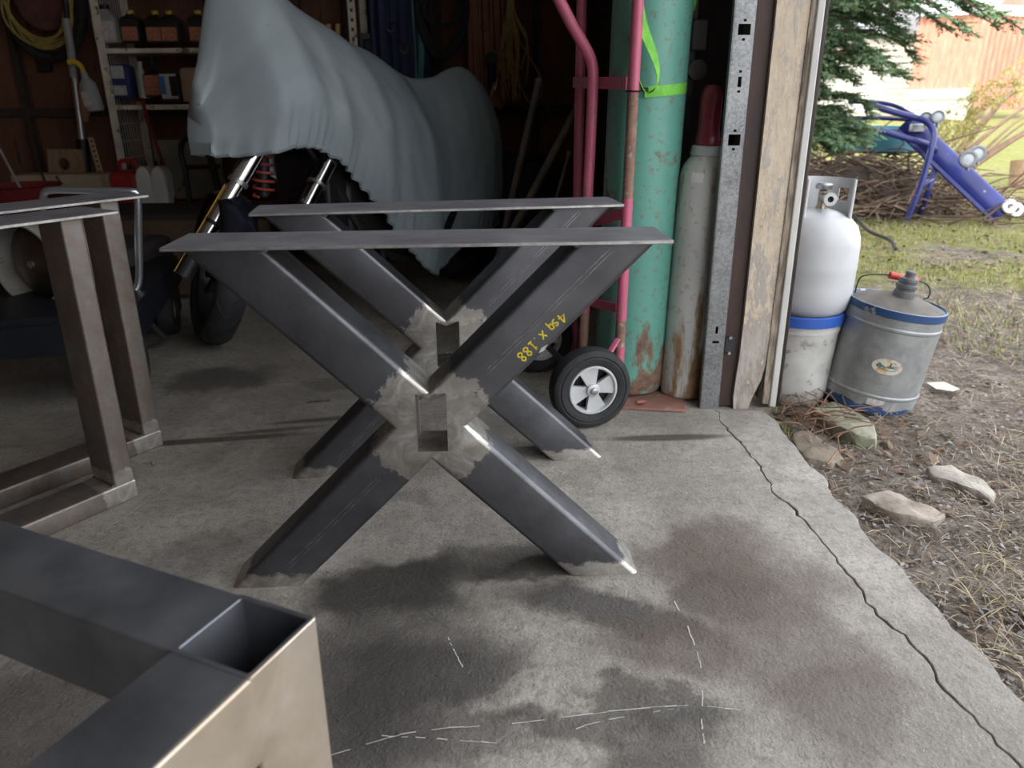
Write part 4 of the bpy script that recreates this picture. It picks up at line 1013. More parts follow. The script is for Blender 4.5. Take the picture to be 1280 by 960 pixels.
# =================================================================== CEDAR TREE
def cedar(name, label, base, h, nb, rmax, zmin, cols, trunk_r, reach=None, leaf=.035, per=26, sprays=34):
    t = thing(name, label, 'tree', base)
    MB().tube([(0, 0, -.1), (.05, .02, h * .4), (0, .05, h)], [trunk_r, trunk_r * .7, .02], 10).build('trunk', mat('cedar_bark', (.2, .13, .09), (.12, .08, .06), 10, rough=.95, st=(4, 4, 1)), t)
    br = MB(); V = []
    for k in range(nb):
        f = random.random(); z0 = zmin + (h - zmin) * f ** 1.1
        a = random.uniform(0, 2 * PI) if random.random() < .45 else random.uniform(-1.7, .35); ln = rmax * (1 - .75 * (z0 - zmin) / (h - zmin)) * random.uniform(.55, 1.1)
        if z0 < 1.15: ln *= .62
        if reach and k < len(reach): a, ln, z0 = reach[k]
        d = Vector((math.cos(a), math.sin(a), 0)); p0 = Vector((0, 0, z0)); pts = []
        for i in range(8):
            s = i / 7; pts.append(p0 + d * ln * s + Vector((0, 0, .18 * ln * math.sin(s * 2.2) - .26 * ln * s * s)) + Vector((random.gauss(0, .02), random.gauss(0, .02), random.gauss(0, .02))))
        br.tube(pts, [.018 * (1 - s / 8) + .003 for s in range(8)], 5, caps=False)
        for q in range(sprays):
            s = .12 + .88 * random.random(); i = min(6, int(s * 7)); p = pts[i].lerp(pts[i + 1], s * 7 - i)
            aa = a + random.choice((-1, 1)) * random.uniform(.2, 1.1); sl = random.uniform(.1, .26) * (1.15 - .5 * s)
            dd = Vector((math.cos(aa), math.sin(aa), random.uniform(-.55, .15))).normalized(); sd = dd.cross(Vector((random.gauss(0, .3), random.gauss(0, .3), 1))).normalized()
            for e in range(per):
                w = random.random(); sgn = random.choice((-1, 1)); c = p + dd * sl * w
                ldir = (dd * .8 + sd * sgn * random.uniform(.4, 1) + Vector((0, 0, random.uniform(-.4, .1)))).normalized()
                ll = leaf * random.uniform(.6, 1.3) * (1.2 - .6 * w); lw = ll * .2; nn = ldir.cross(dd).cross(ldir)
                nn = nn.normalized() if nn.length > 1e-5 else sd
                V.append((c, c + ldir * ll * .5 + nn * lw, c + ldir * ll, c + ldir * ll * .5 - nn * lw))
    br.build('branches', mat('cedar_twig', (.17, .11, .075), rough=.9), t)['kind'] = 'stuff'
    arr = np.array([[tuple(v) for v in q] for q in V])
    o = fast_mesh('foliage', arr, 4, rand_island_mat(name + '_leaf', cols), t); o['kind'] = 'stuff'
    return t
greens = [(.09, .18, .1), (.15, .25, .13), (.22, .3, .14), (.11, .22, .14), (.3, .32, .16)]
rch = [(-.12, 1.62, 1.5), (-.25, 1.3, 1.55), (-.05, 1.2, 1.7), (-.3, .8, 1.15), (-.5, .6, .9), (-.2, .85, 1.3), (-.7, .6, .75), (-.9, .6, .7), (-.4, 1.25, 1.6), (.1, 1.2, 1.5), (-.6, 1.1, 1.5), (-.1, 1.0, 1.9), (-.35, 1.05, 2.1)]
cedar('cedar_tree', 'dark green cedar tree with drooping sprays beyond the propane tank', (2.15, 6.3, 0), 3.4, 105, 1.02, .45, greens, .07, rch, leaf=.038, per=24, sprays=110)

# fallen yellowing cedar and bare stems on the right
fb = thing('fallen_branch', 'fallen bare branches with yellowing cedar sprays at the right edge', 'branch', (0, 0, 0))
stems = []
for (p, q, r) in (((1196, 190), (1300, 88), .035), ((1200, 196), (1300, 120), .03), ((1214, 208), (1310, 150), .045), ((1205, 186), (1310, 60), .02), ((1222, 196), (1310, 128), .018), ((1190, 184), (1270, 110), .018), ((1234, 190), (1300, 140), .014), ((1186, 180), (1232, 132), .014)):
    a, c = PT(*p, 8.6), PT(*q, 9.0 + random.uniform(-.3, .3)); m_ = (a + c) / 2 + Vector((0, 0, random.gauss(0.02, .03)))
    MB().tube(spline([a, m_, c], 5), [r * (1 - .45 * i / 10) for i in range(11)], 7).build('stem', mat('bare_stem', (.33, .22, .15), (.22, .15, .1), 8, rough=.9), fb); stems.append((a, c))
V = []
for k in range(85):
    s = random.random(); p = PT(1180 + 92 * s + random.gauss(0, 5), 152 - 50 * s + random.gauss(0, 9) + (12 if s < .4 else -6), 8.4 + random.gauss(0, .15))
    dd = Vector((random.gauss(0, .5), random.gauss(0, .3), random.uniform(-1, .2))).normalized()
    for e in range(22):
        c = p + dd * .22 * random.random(); ld = (dd + Vector((random.gauss(0, .7), random.gauss(0, .5), random.gauss(0, .5)))).normalized(); nn = ld.cross(Vector((.3, .8, .2))).normalized() * .006; ll = random.uniform(.03, .07)
        V.append((c, c + ld * ll * .5 + nn, c + ld * ll, c + ld * ll * .5 - nn))
o = fast_mesh('yellowing_sprays', np.array([[tuple(v) for v in q] for q in V]), 4, rand_island_mat('yellow_cedar_leaf', [(.26, .25, .07), (.36, .33, .12), (.42, .36, .17), (.22, .18, .09)]), fb); o['kind'] = 'stuff'
lg = thing('log_round', 'short brown log round on the sunlit grass at right edge', 'log', FL(1276, 232, 0.0))
MB().cyl((0, 0, -.02), (0, .05, .26), .12, n=18).build('log_body', m_wood, lg)

# =================================================================== BARN, WHITE HOUSE
m_barn = mat('red_barn_siding', (.64, .3, .22), (.54, .22, .16), 3, rough=.75, st=(3, 3, .6), spots=[((.6, .34, .28), 4, .62)])
m_whitep = mat('white_paint', (.75, .74, .7), (.66, .65, .61), 4, rough=.7)
bn = thing('barn', 'red board-sided barn with white roof edges in the background', 'barn', (0, 0, 0))
BY = 31.0
def bxz(px, py, Y=BY): p = PT(px, py, Y); return p
def corr_wall(name, pA, pB, zA0, zB0, zA1, zB1, m, pitch=.27, dep=.06, parent=bn):
    pA, pB = Vector(pA), Vector(pB); ln = (pB - pA).length; n = int(ln / pitch) * 4; d = (pB - pA) / n; nn = Vector((d.y, -d.x, 0)).normalized()
    b = MB(); pat = (0, 0, 1, 1)
    for i in range(n + 1):
        p = pA + d * i + nn * (dep * pat[i % 4]); s = i / n
        b.v += [(p.x, p.y, zA0 + (zB0 - zA0) * s), (p.x, p.y, zA1 + (zB1 - zA1) * s)]
    for i in range(n): b.f.append((2 * i, 2 * i + 2, 2 * i + 3, 2 * i + 1))
    return b.build(name, m, parent, smooth=0)
cL, cM, cR = PT(1134, 119, 33.5), PT(1216, 119, BY), PT(1420, 119, 34.0)
for c in (cL, cM, cR): c.z = 0
zt = lambda py, Y: PT(1200, py, Y).z
corr_wall('left_siding', cL, cM, zt(114, 33.5), zt(112, BY), zt(22, 33.5), zt(16, BY), m_barn)
corr_wall('right_siding', cM, cR, .3, .3, zt(14, BY), zt(24, 34), m_barn)
MB().beam(cL + Vector((0, -.12, zt(118, 33.5))), cM + Vector((-.1, -.12, zt(117, BY))), .25, .35).build('sill_board', m_whitep, bn)
MB().beam(cL + Vector((0, .0, .45)), cM + Vector((-.1, .0, .45)), .12, 1.2).build('foundation', m_whitep, bn)
MB().beam(cM + Vector((-.2, -.1, zt(13, BY))), cR + Vector((0, -.1, zt(22, 34))), .12, .35).build('fascia', m_whitep, bn)
r1, r2_ = cL + Vector((-.3, -.3, zt(21, 33.5))), cM + Vector((-.2, -.4, zt(13, BY)))
MB().add([r1, r2_, r2_ + Vector((1.4, 5.5, 2.6)), r1 + Vector((1.4, 5.5, 2.6)), r1 + Vector((0, 0, .14)), r2_ + Vector((0, 0, .14)), r2_ + Vector((1.4, 5.5, 2.74)), r1 + Vector((1.4, 5.5, 2.74))],
         [(0, 1, 2, 3), (4, 7, 6, 5), (0, 4, 5, 1), (1, 5, 6, 2), (2, 6, 7, 3), (3, 7, 4, 0)]).build('roof', mat('white_metal_roof', (.62, .64, .68), (.55, .57, .6), 3, rough=.5), bn)
MB().add([cM + Vector((.5, .4, zt(14, BY))), cR + Vector((0, .4, zt(22, 34))), cR + Vector((-4, .6, zt(22, 34) + 3.2)), cM + Vector((1.6, .6, zt(14, BY) + 2.2))], [(0, 1, 2, 3)]).build('gable', m_barn, bn)
wh = thing('white_house', 'pale white building behind the cedar tree', 'building', (0, 0, 0))
w0, w1 = PT(960, 119, 36), PT(1150, 119, 36)
MB().box(((w0.x + w1.x) / 2, 39, 1.7), (w1.x - w0.x, 6, 3.4)).build('walls', m_whitep, wh)
for k in range(13): MB().box(((w0.x + w1.x) / 2, 35.98, .25 + .25 * k), (w1.x - w0.x, .05, .225)).build('siding_board', m_whitep, wh)
rfx0, rfx1 = w0.x - .3, w1.x + .3
MB().add([(rfx0, 35.6, 3.3), (rfx1, 35.6, 3.3), (rfx1, 39, 5.2), (rfx0, 39, 5.2), (rfx0, 42.4, 3.3), (rfx1, 42.4, 3.3)], [(0, 1, 2, 3), (3, 2, 5, 4), (0, 3, 4), (1, 5, 2)]).build('roof', mat('grey_shingle', (.3, .3, .32), rough=.9), wh)

# =================================================================== MOTORCYCLE AND COVER
mc = thing('motorcycle', 'motorcycle under the cover with chrome fork tubes and turned front wheel', 'motorcycle', (0, 0, 0))
hd = Vector((.5, -.866, 0)); axl = Vector((.866, .5, 0)); th_ = math.radians(16)
upw = Vector((0, 0, 1)) * math.cos(th_) + axl * math.sin(th_); axw = axl * math.cos(th_) - Vector((0, 0, 1)) * math.sin(th_)
wcen = FL(262, 430) + upw * .295 + Vector((0, 0, .012))
Rm = Matrix((hd, upw, axw)).transposed()
tyre = [(.218, -.045), (.235, -.058), (.255, -.062), (.275, -.054), (.29, -.035), (.297, -.012), (.297, .012), (.29, .035), (.275, .054), (.255, .062), (.235, .058), (.218, .045), (.21, 0)]
ty = MB().ring(tyre, wcen, 56, Rm).build('front_tire', mat('tyre_rubber', (.035, .037, .042), (.022, .023, .027), 30, rough=.6), mc)
for k in range(26):
    gv = MB()
    a0 = 2 * PI * k / 26; s = 1 if k % 2 else -1
    pts = []
    for i in range(7):
        w = i / 6; yy = s * (.002 + .05 * w); aa = a0 + .22 * w * w
        ri = np.interp(abs(yy), [0, .012, .035, .054, .062], [.2975, .2975, .2908, .2758, .256])
        pts.append(wcen + Rm @ Vector((ri * math.cos(aa), ri * math.sin(aa), yy)))
    gv.tube(pts, .0028, 5); gv.build('tread_groove', m_black, ty)
MB().ring([(.2, -.04), (.218, -.045), (.218, .045), (.2, .04)], wcen, 40, Rm).build('front_rim', m_darkmetal, mc)
sp_ = MB()
for k in range(5): sp_.beam(wcen, wcen + Rm @ Vector((.205 * math.cos(k * 2 * PI / 5), .205 * math.sin(k * 2 * PI / 5), 0)), .03, .02)
sp_.cyl(wcen - axw * .05, wcen + axw * .05, .035); sp_.build('wheel_spokes', m_darkmetal, mc)
fA0, fA1 = PT(334, 165, 3.12), PT(250, 309, 2.93)
fB0, fB1 = PT(414, 195, 3.26), PT(372, 276, 3.1)
def fork(t0, t1):
    d = (t1 - t0); mid_ = t0 + d * .42
    f = MB().cyl(t0, mid_, .038, n=22).build('fork_outer', m_chrome, mc)
    MB().cyl(mid_ - d * .01, t0 + d * 1.12, .031, n=22).build('fork_inner', m_chrome, f)
    MB().cyl(mid_ + d * .0, mid_ + d * .035, .04, n=22).build('fork_clamp', m_dullsteel, f)
    MB().cyl(t0 + d * .78, t0 + d * .81, .035, n=22).build('clamp_ring', m_darkmetal, f)
    MB().cyl(t0 + d * 1.08, t0 + d * 1.25, .034, n=18).build('axle_lug', m_darkmetal, f)
fork(fA0, fA1); fork(fB0, fB1)
MB().cyl(fA0 + Vector((-.038, -.022, 0)) + (fA1 - fA0) * .45, fA1 + Vector((-.038, -.022, 0)) + (fA1 - fA0) * .2, .0022, n=8).build('gold_line', mat('gold_anodised', (.75, .5, .12), rough=.3, metal=1), mc)
# fender arc
fe = MB(); nF = 22
for i in range(nF + 1):
    a = math.radians(20 + 150 * i / nF)
    for j in range(7):
        w = -1 + 2 * j / 6; r = .325 - .03 * w * w
        fe.v.append(tuple(wcen + Rm @ Vector((r * math.cos(a), r * math.sin(a), w * .07))))
for i in range(nF):
    for j in range(6): fe.f.append((i * 7 + j, i * 7 + j + 1, i * 7 + 8 + j, i * 7 + 7 + j))
fo = fe.build('front_fender', mat('dark_blue_gloss', (.012, .014, .024), rough=.2), mc); sm_ = fo.modifiers.new('thick', 'SOLIDIFY'); sm_.thickness = .004
# engine, frame and red spring in the dark under the cover
AX = Vector((.6, .8, 0)); AP = Vector((.8, -.6, 0)); F0 = Vector((-1.20, 3.0, 0))
def AXP(s, o_, z): return F0 + AX * s + AP * o_ + Vector((0, 0, z))
MB().box(AXP(.85, 0, .42), (.55, .34, .42), Matrix.Rotation(math.atan2(AX.y, AX.x), 3, 'Z')).build('engine_block', m_darkmetal, mc, bevel=.05)
MB().tube(spline([AXP(.4, .1, .85), AXP(.55, .15, .6), AXP(.75, .18, .3), AXP(1.1, .18, .22), AXP(1.4, .14, .5)], 6), .022, 10).build('frame_tube', m_darkmetal, mc)
MB().box(AXP(.55, 0, .52), (.12, .34, .4), Matrix.Rotation(math.atan2(AX.y, AX.x), 3, 'Z')).build('radiator', m_black, mc, bevel=.02)
cs = PT(328, 185, 3.35); ce = PT(330, 245, 3.35)
hx_ = [cs.lerp(ce, i / 80) + Vector((.042 * math.cos(i * 2 * PI / 14), .042 * math.sin(i * 2 * PI / 14), 0)) for i in range(81)]
MB().tube(hx_, .006, 7).build('red_spring', mat('red_spring_paint', (.5, .09, .07), rough=.4), mc)
MB().cyl(cs, ce, .026, n=14).build('shock_body', m_darkmetal, mc)
MB().ring([(r * 1.0, z) for r, z in ((.2, -.08), (.3, -.085), (.315, -.04), (.315, .04), (.3, .085), (.2, .08))], AXP(1.5, 0, .32), 40, Matrix((AX, Vector((0, 0, 1)), AP * 1)).transposed()).build('rear_tire', m_rubber, mc)
MB().tube(spline([AXP(.75, .2, .35), AXP(.7, .28, .14), AXP(.66, .33, .015)], 5), .012, 8).build('side_stand', m_darkmetal, mc)

S_ = [.05, .09, .14, .2, .31, .44, .6, .8, 1.0, 1.2, 1.35, 1.5, 1.62, 1.72, 1.78]
T_ = [.95, 1.10, 1.27, 1.40, 1.47, 1.33, 1.265, 1.175, 1.10, 1.025, 1.03, 1.085, 1.08, 1.02, .92]
H_ = [.08, .16, .22, .27, .31, .31, .31, .33, .34, .31, .27, .27, .25, .19, .08]
HN = [(.05, .08), (.09, .16), (.14, .22), (.2, .27), (.31, .31), (.44, .31), (.6, .31), (.8, .33), (1.0, .335), (1.07, .31), (1.15, .18), (1.3, .15), (1.45, .19), (1.6, .2), (1.7, .17), (1.78, .07)]
HNx, HNy = [a for a, _ in HN], [c for _, c in HN]
BN = [.75, .74, .74, .76, .78, .74, .62, .36, .14, .12, .2, .24, .26, .3, .36]     # near hem
BF = [.74, .73, .73, .74, .72, .66, .50, .36, .22, .2, .2, .24, .26, .3, .36]
cv = MB(); NU, NV = 150, 120
for i in range(NU + 1):
    s = S_[0] + (S_[-1] - S_[0]) * i / NU
    top, hw_ = np.interp(s, S_, T_), np.interp(s, S_, H_)
    # soften the polyline profile
    top = (top + np.interp(s - .04, S_, T_) + np.interp(s + .04, S_, T_)) / 3; hw_ = (hw_ + np.interp(s - .04, S_, H_) + np.interp(s + .04, S_, H_)) / 3
    for j in range(NV + 1):
        v = -1 + 2 * j / NV; av = abs(v); sg = 1 if v >= 0 else -1
        hem = np.interp(s, S_, BN if v >= 0 else BF)
        hem = (hem + np.interp(s - .05, S_, BN if v >= 0 else BF) + np.interp(s + .05, S_, BN if v >= 0 else BF)) / 3
        fr = min(1, max(0, (s - .35) / .35)); off = (np.interp(s, HNx, HNy) if v >= 0 else hw_) * (1 if v >= 0 else .42 + .58 * min(1, max(0, (s - .3) / .6))) * (fr * math.sin(min(1, av / .62) * PI / 2) ** .85 + (1 - fr) * min(1, av / .72 * (1.12 - .12 * min(1, av / .72))) ** .8)
        if av > .8: off *= 1 - .16 * ((av - .8) / .2) ** 1.5
        z = top - (top - hem) * av ** 1.3
        fold = .046 * av * (1.3 - 2 * abs(math.sin(s * 8.5 + 2.5 * noise.noise(Vector((s * 3, sg, 0)))))) * max(.1, 1 - 2.2 * max(0, s - .22)) + .012 * av * math.sin(s * 37 + sg + 3 * noise.noise(Vector((s * 5, sg, 3)))) * max(.2, 1 - .6 * s)
        gather = .012 * max(0, (av - .8) / .2) * math.sin(s * 150 + 2 * noise.noise(Vector((s * 9, 2, sg)))) * (1 if s < .9 else .35)
        wr_n = .020 * noise.noise(Vector((s * 4.2, v * 3.2, 7))) + .007 * noise.noise(Vector((s * 14, v * 9, 2)))
        off2 = off + sg * 0 + (fold + gather + wr_n) * min(1, av * 2.5)
        z += .012 * noise.noise(Vector((s * 6, v * 4, 11))) + gather * .3
        sx = s - (.10 * av * (1 - min(1, max(0, (s + .06) / .35)))) * 0
        # the front of the cloth leans forward towards the hem
        cv.v.append(tuple(AXP(sx, sg * off2 if av > 1e-6 else 0, z)))
W_ = NV + 1
for i in range(NU):
    for j in range(NV): cv.f.append((i * W_ + j, i * W_ + j + 1, (i + 1) * W_ + j + 1, (i + 1) * W_ + j))
cv.f.append(tuple(range(W_))); cv.f.append(tuple(NU * W_ + j for j in range(NV, -1, -1)))
m_cover = mat('grey_cover_cloth', (.40, .47, .50), (.36, .43, .465), 4, rough=.7, bmp=.12, bscale=9, spots=[((.26, .29, .29), 22, .7)])
co_ = thing('motorcycle_cover', 'pale blue-grey cloth cover draped over the motorcycle', 'cover', (0, 0, 0))
cvo = cv.build('cloth', m_cover, co_, smooth=70)
hemN = [Vector(cv.v[i * W_ + NV]) for i in range(0, NU + 1, 1)]
MB().tube(hemN, .006, 6).build('elastic_hem', mat('hem_cloth', (.32, .38, .4), rough=.8), co_)

# =================================================================== BACK-LEFT: tank, cart, shelves, tools
ctk = thing('tank_cart', 'low dark blue steel cart with a bent tube handle under the steel tank', 'cart', (-1.62, 2.75, 0))
rzc = math.radians(14); Rc = Matrix.Rotation(rzc, 3, 'Z')
m_cart = mat('dark_blue_cart_paint', (.009, .012, .02), (.006, .008, .013), 8, rough=.45)
def cbx(c, sz, name, mt=m_cart, bev=.004): return MB().box(Rc @ Vector(c), sz, Rc).build(name, mt, ctk, bevel=bev)
cbx((0, 0, .30), (.62, .95, .03), 'deck'); cbx((.30, 0, .25), (.03, .95, .09), 'side_rail'); cbx((-.30, 0, .25), (.03, .95, .09), 'side_rail'); cbx((0, -.47, .24), (.62, .03, .10), 'front_rail')
for x in (-.26, .26):
    for y in (-.36, .36):
        c = Rc @ Vector((x, y, .105)); Rv = (Rc @ Vector((1, 0, 0))).to_track_quat('Z', 'Y').to_matrix()
        w = MB().ring([(.05, -.03), (.1, -.03), (.105, 0), (.1, .03), (.05, .03)], c, 24, Rv).build('wheel', m_rubber, ctk)
        MB().lathe([(.05, -.02), (.05, .02), (0, .03)], c, 16, Rv).build('wheel_disc', mat('cream_disc', (.4, .37, .25), rough=.6), w)
        cbx((x, y, .18), (.04, .05, .09), 'caster_fork')
def cl(px, py, Y): return PT(px, py, Y) - ctk.location
MB().tube(spline([cl(52, 262, 2.62), cl(54, 246, 2.62), cl(62, 238, 2.62), cl(110, 238, 2.64), cl(158, 239, 2.66), cl(170, 241, 2.67), cl(172.5, 252, 2.67), cl(173, 300, 2.67), cl(174, 345, 2.67), cl(170, 362, 2.66), cl(158, 372, 2.64), cl(130, 378, 2.6)], 6), .0125, 14).build('tube_handle', mat('zinc_tube', (.5, .54, .58), (.42, .46, .5), 8, rough=.28, metal=.9), ctk)['label'] = 'bent bright zinc tube handle'
st_ = thing('steel_tank', 'silver cylindrical steel tank lying on the dark cart with a domed end', 'tank', (0, 0, 0))
tc = PT(30, 333, 2.55); dirT = Vector((.3, .95, .03)).normalized(); Rt = dirT.to_track_quat('Z', 'Y').to_matrix()
tr_ = .142
MB().ring([(tr_, 0), (tr_, .27), (tr_ - .01, .275), (tr_ - .006, .26), (tr_ - .006, .02), (tr_ - .006, 0)], tc, 48, Rt).build('tank_skirt', mat('silver_tank_paint', (.55, .54, .5), (.36, .35, .32), 9, rough=.5, metal=.5, spots=[((.3, .24, .18), 14, .62)]), st_)
MB().lathe([(tr_ - .008, .075), (.118, .062), (.09, .045), (.05, .034), (0, .03)], tc, 48, Rt).build('domed_end', mat('bare_dome', (.15, .125, .11), (.09, .075, .07), 8, rough=.45, metal=.7), st_)
MB().lathe([(.012, .022), (.014, .03), (0, .02)], tc, 16, Rt).build('end_plug', m_dullsteel, st_)

SY = 4.86
# shelving unit
su = thing('shelving_unit', 'white painted steel shelving unit with wire sides against the back wall', 'shelf', (0, 0, 0))
m_shelf = mat('worn_white_shelf', (.8, .75, .6), (.55, .5, .4), 8, rough=.6, spots=[((.2, .14, .09), 12, .6)])
xl, xr = PT(130, 60, SY).x, PT(440, 60, SY).x
zA, zB, zC = PT(190, 60, SY).z, PT(190, 131, SY).z, PT(190, 262, SY).z
for z in (zA, zB, zC, zA + .36): MB().box(((xl + xr) / 2, SY + .2, z - .014), (xr - xl, .40, .028)).build('shelf_board', m_shelf, su, bevel=.004)
for x in (xl - .02, xr + .01):
    for y in (SY + .01, SY + .39):
        holes = [(x - .008, x + .008, .1 + .05 * k, .118 + .05 * k) for k in range(36)] if (x > xl and y < SY + .1) else []
        perf_strip(x - .022, x + .022, 0, 1.95, holes, y, .004, m_shelf, 'post', su)
wg = MB()
for k in range(12): wg.tube([(xl - .005, SY + .03 + .03 * k, .3), (xl - .005, SY + .03 + .03 * k, 1.9)], .0022, 5)
for k in range(16): wg.tube([(xl - .005, SY + .02, .3 + .1 * k), (xl - .005, SY + .38, .3 + .1 * k)], .0022, 5)
wg.build('wire_side', mat('white_wire', (.6, .58, .52), rough=.5), su)['kind'] = 'stuff'

def box_bottle(name, label, px0, px1, pytop, pybot, Y, body, lab=None, cap=None, neck=.25, group=None, lf=(.1, .75), depth=.1, cat='bottle', lean=0.0, labpos=None):
    a, c = PT(px0, pybot, Y), PT(px1, pybot, Y); ztop = PT((px0 + px1) / 2, pytop, Y).z; w = abs(c.x - a.x); h = ztop - a.z; cx = (a.x + c.x) / 2
    o_ = thing(name, label, cat, (cx, Y, a.z), 0, group); o_.rotation_euler = (0, lean, 0)
    hs = h * (1 - neck); b = MB(); rings = [(1, 0), (1, hs * .92), (.8, hs), (.4, hs + h * neck * .35), (.36, h * .9)]
    for s, z in rings: b.v += [(-w / 2 * s, -depth / 2 * max(s, .4), z), (w / 2 * s, -depth / 2 * max(s, .4), z), (w / 2 * s, depth / 2 * max(s, .4), z), (-w / 2 * s, depth / 2 * max(s, .4), z)]
    for i in range(len(rings) - 1):
        for k in range(4): b.f.append((i * 4 + k, i * 4 + (k + 1) % 4, i * 4 + 4 + (k + 1) % 4, i * 4 + 4 + k))
    b.f += [(3, 2, 1, 0), tuple(len(rings) * 4 - 4 + k for k in range(4))]
    b.build('bottle_body', body, o_, bevel=min(w, depth) * .08)
    if lab is not None: MB().box((0, -depth / 2 - .0012, hs * (lf[0] + lf[1]) / 2), (w * .86, .002, hs * (lf[1] - lf[0]))).build('label_patch', lab, o_, smooth=0)
    if cap is not None: MB().cyl((0, 0, h * .88), (0, 0, h), w * .2, n=14).build('cap', cap, o_)
    return o_
Yb = SY + .1
m_oilblk = mat('black_oil_bottle', (.02, .02, .022), rough=.35)
b1_ = box_bottle('oil_bottle', 'black oil bottle with orange label, leftmost of four on the top shelf', 158, 180, 13, 54, Yb, m_oilblk, m_orlabel, m_yellow, .22, 'black oil bottles on the top shelf', (.08, .62))
for px, lb in ((188.5, 'black oil bottle with orange label, second from left on the top shelf'), (207.5, 'black oil bottle with orange label, third from left on the top shelf'), (244, 'black oil bottle with orange label next to the motorcycle cover')):
    q = PT(px + 8, 54, Yb); dup(b1_, (q.x, Yb + random.uniform(0, .03), q.z), 0, lb)
box_bottle('cleaner_bottle', 'silver-grey jug with a printed label at the left end of the top shelf', 124, 152, 6, 54, SY + .08, mat('silver_jug', (.4, .39, .37), rough=.45), m_paper, m_black, .3, None, (.1, .8))
bb = box_bottle('blue_carton', 'dark blue carton with white picture panels on the middle shelf', 145, 170, 80, 123, SY + .08, mat('navy_card', (.03, .05, .16), rough=.6), None, None, .02, cat='box')
MB().box((0, -.053, .145), (.075, .003, .07)).build('picture_panel', m_paper, bb, smooth=0); MB().box((0, -.053, .045), (.075, .003, .055)).build('picture_panel', m_paper, bb, smooth=0)
wt_ = thing('sealant_tube', 'slim white squeeze tube standing on the middle shelf', 'tube', PT(181, 123, SY + .08))
MB().lathe([(.028, 0), (.028, .13), (.018, .16), (.012, .175), (.016, .18), (.016, .205), (0, .205)], n=18).build('tube_body', mat('dull_white_tube', (.5, .52, .47), rough=.5), wt_)
ob = box_bottle('oil_bottle', 'black bottle with an orange label and pull-up spout on the middle shelf', 186, 208, 78, 122, SY + .08, m_oilblk, m_orlabel, None, .3, None, (.1, .9))
MB().cyl((0, 0, .19), (.0, 0, .27), .012, .006, 10).build('spout', m_black, ob)
fb_ = box_bottle('fluid_bottle', 'black bottle with a blue and white label on the middle shelf', 207, 230, 86, 127, SY + .05, m_oilblk, m_paper, None, .12, None, (.1, .95))
MB().box((-.035, -.054, .09), (.03, .003, .1)).build('blue_stripe', mat('bright_blue_print', (.04, .2, .5), rough=.6), fb_, smooth=0); MB().box((.028, -.054, .085), (.04, .003, .11)).build('dark_stripe', m_black, fb_, smooth=0)
box_bottle('orange_carton', 'orange printed carton on the middle shelf beside the motorcycle cover', 233, 256, 84, 127, SY + .08, mat('orange_card', (.45, .22, .12), (.35, .3, .24), 18, rough=.7), None, None, .02, cat='box')

# lower things
YL = 4.55
rc = thing('fuel_jug', 'red plastic fuel jug left of the two white jugs', 'fuel jug', PT(170, 262, YL))
MB().box((0, 0, .11), (.15, .2, .22)).build('jug_body', m_red, rc, bevel=.02); MB().tube(spline([(-.05, 0, .22), (-.04, 0, .27), (.04, 0, .27), (.05, 0, .22)], 5), .012, 8).build('jug_handle', m_red, rc)
def jug(px, lb):
    p = PT(px, 262, YL - .1)
    j = thing('white_jug', lb, 'jug', p, 0, 'white plastic jugs on the lower shelf'); b = MB()
    b.prism([(-.04, 0), (.045, 0), (.045, .19), (.03, .225), (.0, .245), (-.025, .225), (-.04, .19)], (0, -.05, 0), (1, 0, 0), (0, 0, 1), (0, 1, 0), .1); b.build('jug_body', m_white, j, bevel=.01)
    MB().cyl((.0, 0, .24), (.0, 0, .27), .018, n=14).build('jug_cap', m_darkmetal, j)
jug(189, 'white plastic jug beside the red fuel jug'); jug(208, 'second white plastic jug, nearest the black hand truck')
bt = thing('work_bench', 'low dark bench board carrying the jugs behind the frames', 'bench', (0, 0, 0))
p0 = PT(170, 264, YL)
MB().box((-1.95, YL, p0.z - .02), (1.3, .5, .035)).build('bench_top', mat('grey_bench', (.16, .15, .14), (.1, .095, .09), 8, rough=.8), bt, bevel=.004)
for x in (-2.55, -1.35):
    for y in (-.2, .2): MB().box((x, YL + y, (p0.z - .04) / 2), (.06, .06, p0.z - .04)).build('leg', m_stud, bt)
pr = thing('pry_bar', 'long red steel bar leaning across the shelves', 'bar', (0, 0, 0))
MB().tube([PT(171, 125, 4.74), PT(178, 124, 4.74), PT(184, 150, 4.66), PT(204, 205, 4.55), PT(222, 262, 4.46)], .011, 10).build('bar_shaft', mat('dark_red_paint', (.2, .02, .025), rough=.5), pr)
bh = thing('folded_hand_truck', 'black hand truck with curved handle standing behind the covered motorcycle', 'hand truck', (0, 0, 0))
YH = 4.25
MB().tube(spline([PT(250, 330, YH), PT(240, 270, YH), PT(232, 215, YH), PT(226, 190, YH), PT(230, 175, YH), PT(245, 168, YH), PT(254, 168, YH)], 6), .014, 10).build('curved_rail', m_black, bh)
MB().tube([PT(244, 135, YH), PT(258, 180, YH), PT(277, 250, YH), PT(292, 310, YH)], .018, 10).build('straight_rail', m_black, bh)
MB().tube([PT(235, 209, YH), PT(275, 208, YH)], .012, 8).build('crossbar', m_black, bh)
MB().beam(FL(252, 372), FL(300, 372), .2, .02).build('foot_plate', m_black, bh)
gbp = thing('stained_board', 'stained grey-green board leaning on the wall behind the black hand truck', 'board', (0, 0, 0))
MB().box(PT(238, 212, 5.05), (.42, .02, .36)).build('board', mat('stained_board', (.3, .3, .25), (.2, .2, .17), 6, rough=.8, spots=[((.1, .1, .05), 12, .6)]), gbp)

